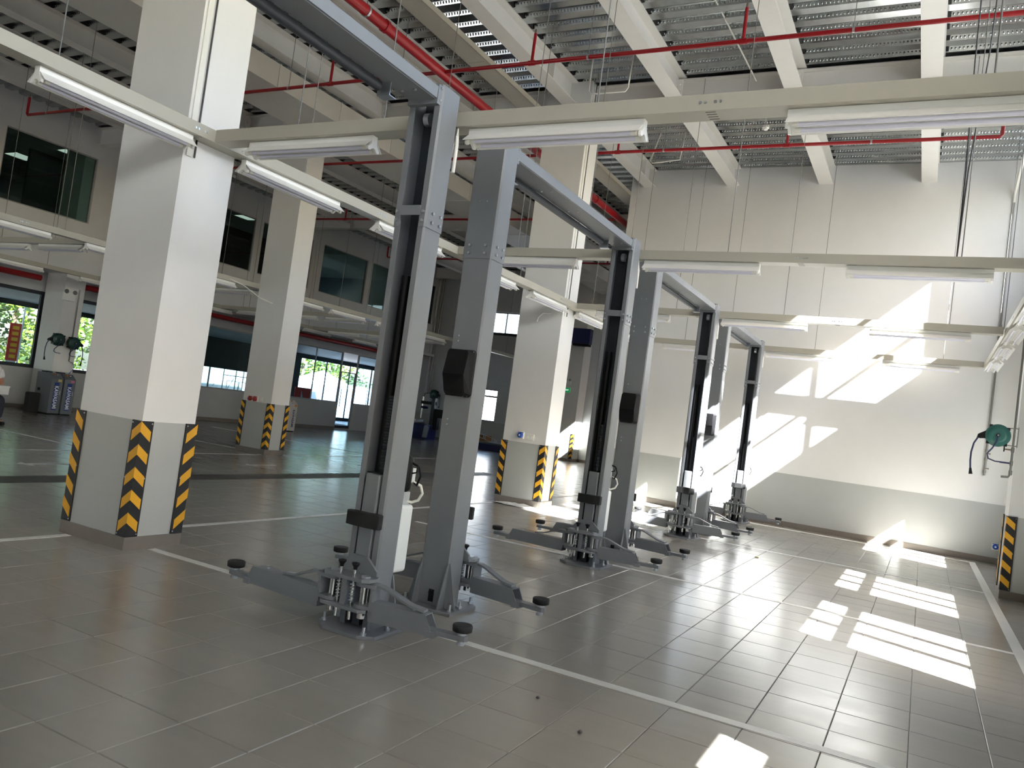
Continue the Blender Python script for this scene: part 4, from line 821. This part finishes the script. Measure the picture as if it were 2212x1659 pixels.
def tree(loc, H, R, label, n=1500, dark=.35, z0=.3, seed=1):
    rnd = random.Random(seed); t = thing('tree', label, 'tree', loc)
    MB().cyl((0, 0, 0), (0, 0, H*.75), .16, .06, n=8).build('trunk', 'bark', t)
    for m in ('leaf', 'leaf_dark'):
        mb = MB(); cl = [(rnd.gauss(0, .5)*R, rnd.gauss(0, .5)*R, H*(z0+(1-z0)*rnd.random()), R*rnd.uniform(.25, .45)) for _ in range(22)]
        for _ in range(int(n*(dark if m == 'leaf_dark' else 1-dark))):
            c = rnd.choice(cl); d = Vector((rnd.gauss(0, 1), rnd.gauss(0, 1), rnd.gauss(0, .8))); d.normalize(); p = Vector(c[:3])+d*c[3]*rnd.random()**.4
            a = Vector((rnd.gauss(0, 1), rnd.gauss(0, 1), rnd.gauss(0, .5))).normalized()*rnd.uniform(.10, .22); b = a.orthogonal().normalized()*a.length*.45
            mb.add([p-a, p-b, p+a, p+b], [(0, 1, 2, 3)])
        mb.build('foliage', m, t)['kind'] = 'stuff'
    return t
TW = ['far left', 'second', 'third', 'fourth', 'fifth', 'sixth', 'seventh', 'eighth']
for k, (x, y, H, R) in enumerate(((-39, 17, 7, 2.6), (-38, 21.5, 6, 2.4), (-40, 25.5, 7, 2.6), (-39, 31, 6.5, 2.6), (-40, 36.5, 6, 2.6), (-39, 42, 6.5, 2.8), (-40, 47, 6.5, 2.8))):
    tree((x, y, 0), H, R, '%s bright green tree, counted from the left, beyond the yard fence' % TW[k].capitalize() if k else 'leftmost bright green tree seen through the left-hand window', 1900, .3, .12, k+3)
tree((-15, 40, 0), 5, 2.5, 'green tree seen through the small window in the back wall', 1600, .3, .2, 40)
tree((-10, 42, 0), 5, 2.5, 'green tree outside the back wall, right of the small window', 1200, .3, .2, 41)
# tree outside the right wall that dapples the near sun patches
tree((8.4, -1.5, 0), 7.2, 1.5, 'broad tree outside the right-hand windows', 1300, .5, .35, 50)
tree((8.4, 3.1, 0), 6.7, .75, 'slim tree outside the right-hand windows', 500, .5, .4, 51)
t = thing('banner', 'red vertical banner with yellow lettering outside the left window', 'banner', (-28.2, 16.25, 0)); MB().cyl((0, 0, 0), (0, 0, 3), .03, n=8).build('pole', 'tank', t); MB().box(-.01, .01, -.42, -.03, 1.05, 2.35).build('cloth', 'banner_red', t); MB().box(-.012, .012, -.40, -.05, .55, 1.05).build('lower_cloth', 'tank', t)
for k in range(6): MB().box(.0105, .014, -.32, -.10, 1.14+.2*k, 1.26+.2*k).build('glyph', 'banner_yellow', t)
def scaffold(label, loc):
    t = thing('scaffold', label, 'scaffold', loc)
    for x in (0, .8):
        for y in (-.6, .6): MB().cyl((x, y, 0), (x, y, 1.9), .022, n=6).build('standard', 'scaffold', t)
        MB().cyl((x, -.6, 1.55), (x, .6, 1.55), .018, n=6).build('ledger', 'scaffold', t); MB().cyl((x, -.35, 0), (x, -.35, 1.3), .014, n=6).build('rung_post', 'scaffold', t); MB().cyl((x, .35, 0), (x, .35, 1.3), .014, n=6).build('rung_post', 'scaffold', t); MB().cyl((x, -.35, 1.3), (x, .35, 1.3), .014, n=6).build('ledger', 'scaffold', t)
    for y in (-.6, .6): MB().cyl((0, y, .4), (.8, y, 1.6), .012, n=6).build('brace', 'scaffold', t)
    MB().cyl((.8, -.6, .2), (.8, .6, 1.4), .012, n=6).build('brace', 'scaffold', t)
scaffold('grey scaffold frame in the yard seen between the two nearest pillars', (-29, 26.7, 0)); scaffold('grey scaffold frame in the yard seen through the blue glazing, left one', (-29, 37.4, 0)); scaffold('grey scaffold frame in the yard seen through the blue glazing, right one', (-29.5, 39.6, 0))
t = thing('marquee', 'white peaked marquee tent in the yard beyond the blue glazing', 'tent', (-32, 36.2, 0)); MB().add([(-1.5, -1.6, 1.7), (1.5, -1.6, 1.7), (1.5, 1.6, 1.7), (-1.5, 1.6, 1.7), (0, 0, 2.6)], [(0, 1, 4), (1, 2, 4), (2, 3, 4), (3, 0, 4), (3, 2, 1, 0)]).build('roof', 'tent', t)
for x in (-1.45, 1.45):
    for y in (-1.55, 1.55): MB().cyl((x, y, 0), (x, y, 1.7), .03, n=8).build('leg', 'tent', t)
t = thing('display_stand', 'red and white display board standing inside the blue glazed reception', 'display', (-22.5, 24.4, 0)); MB().box(-.02, .02, -.45, .45, .25, 1.45).build('board', 'banner_red', t); MB().prism([(-.1, .5), (.25, .5), (-.1, 1.35)], .021, .024, 'x').build('stripe', 'tank', t)
for y in (-.3, .3): MB().cyl((0, y, 0), (0, y, .3), .02, n=8).build('leg', 'zinc', t)
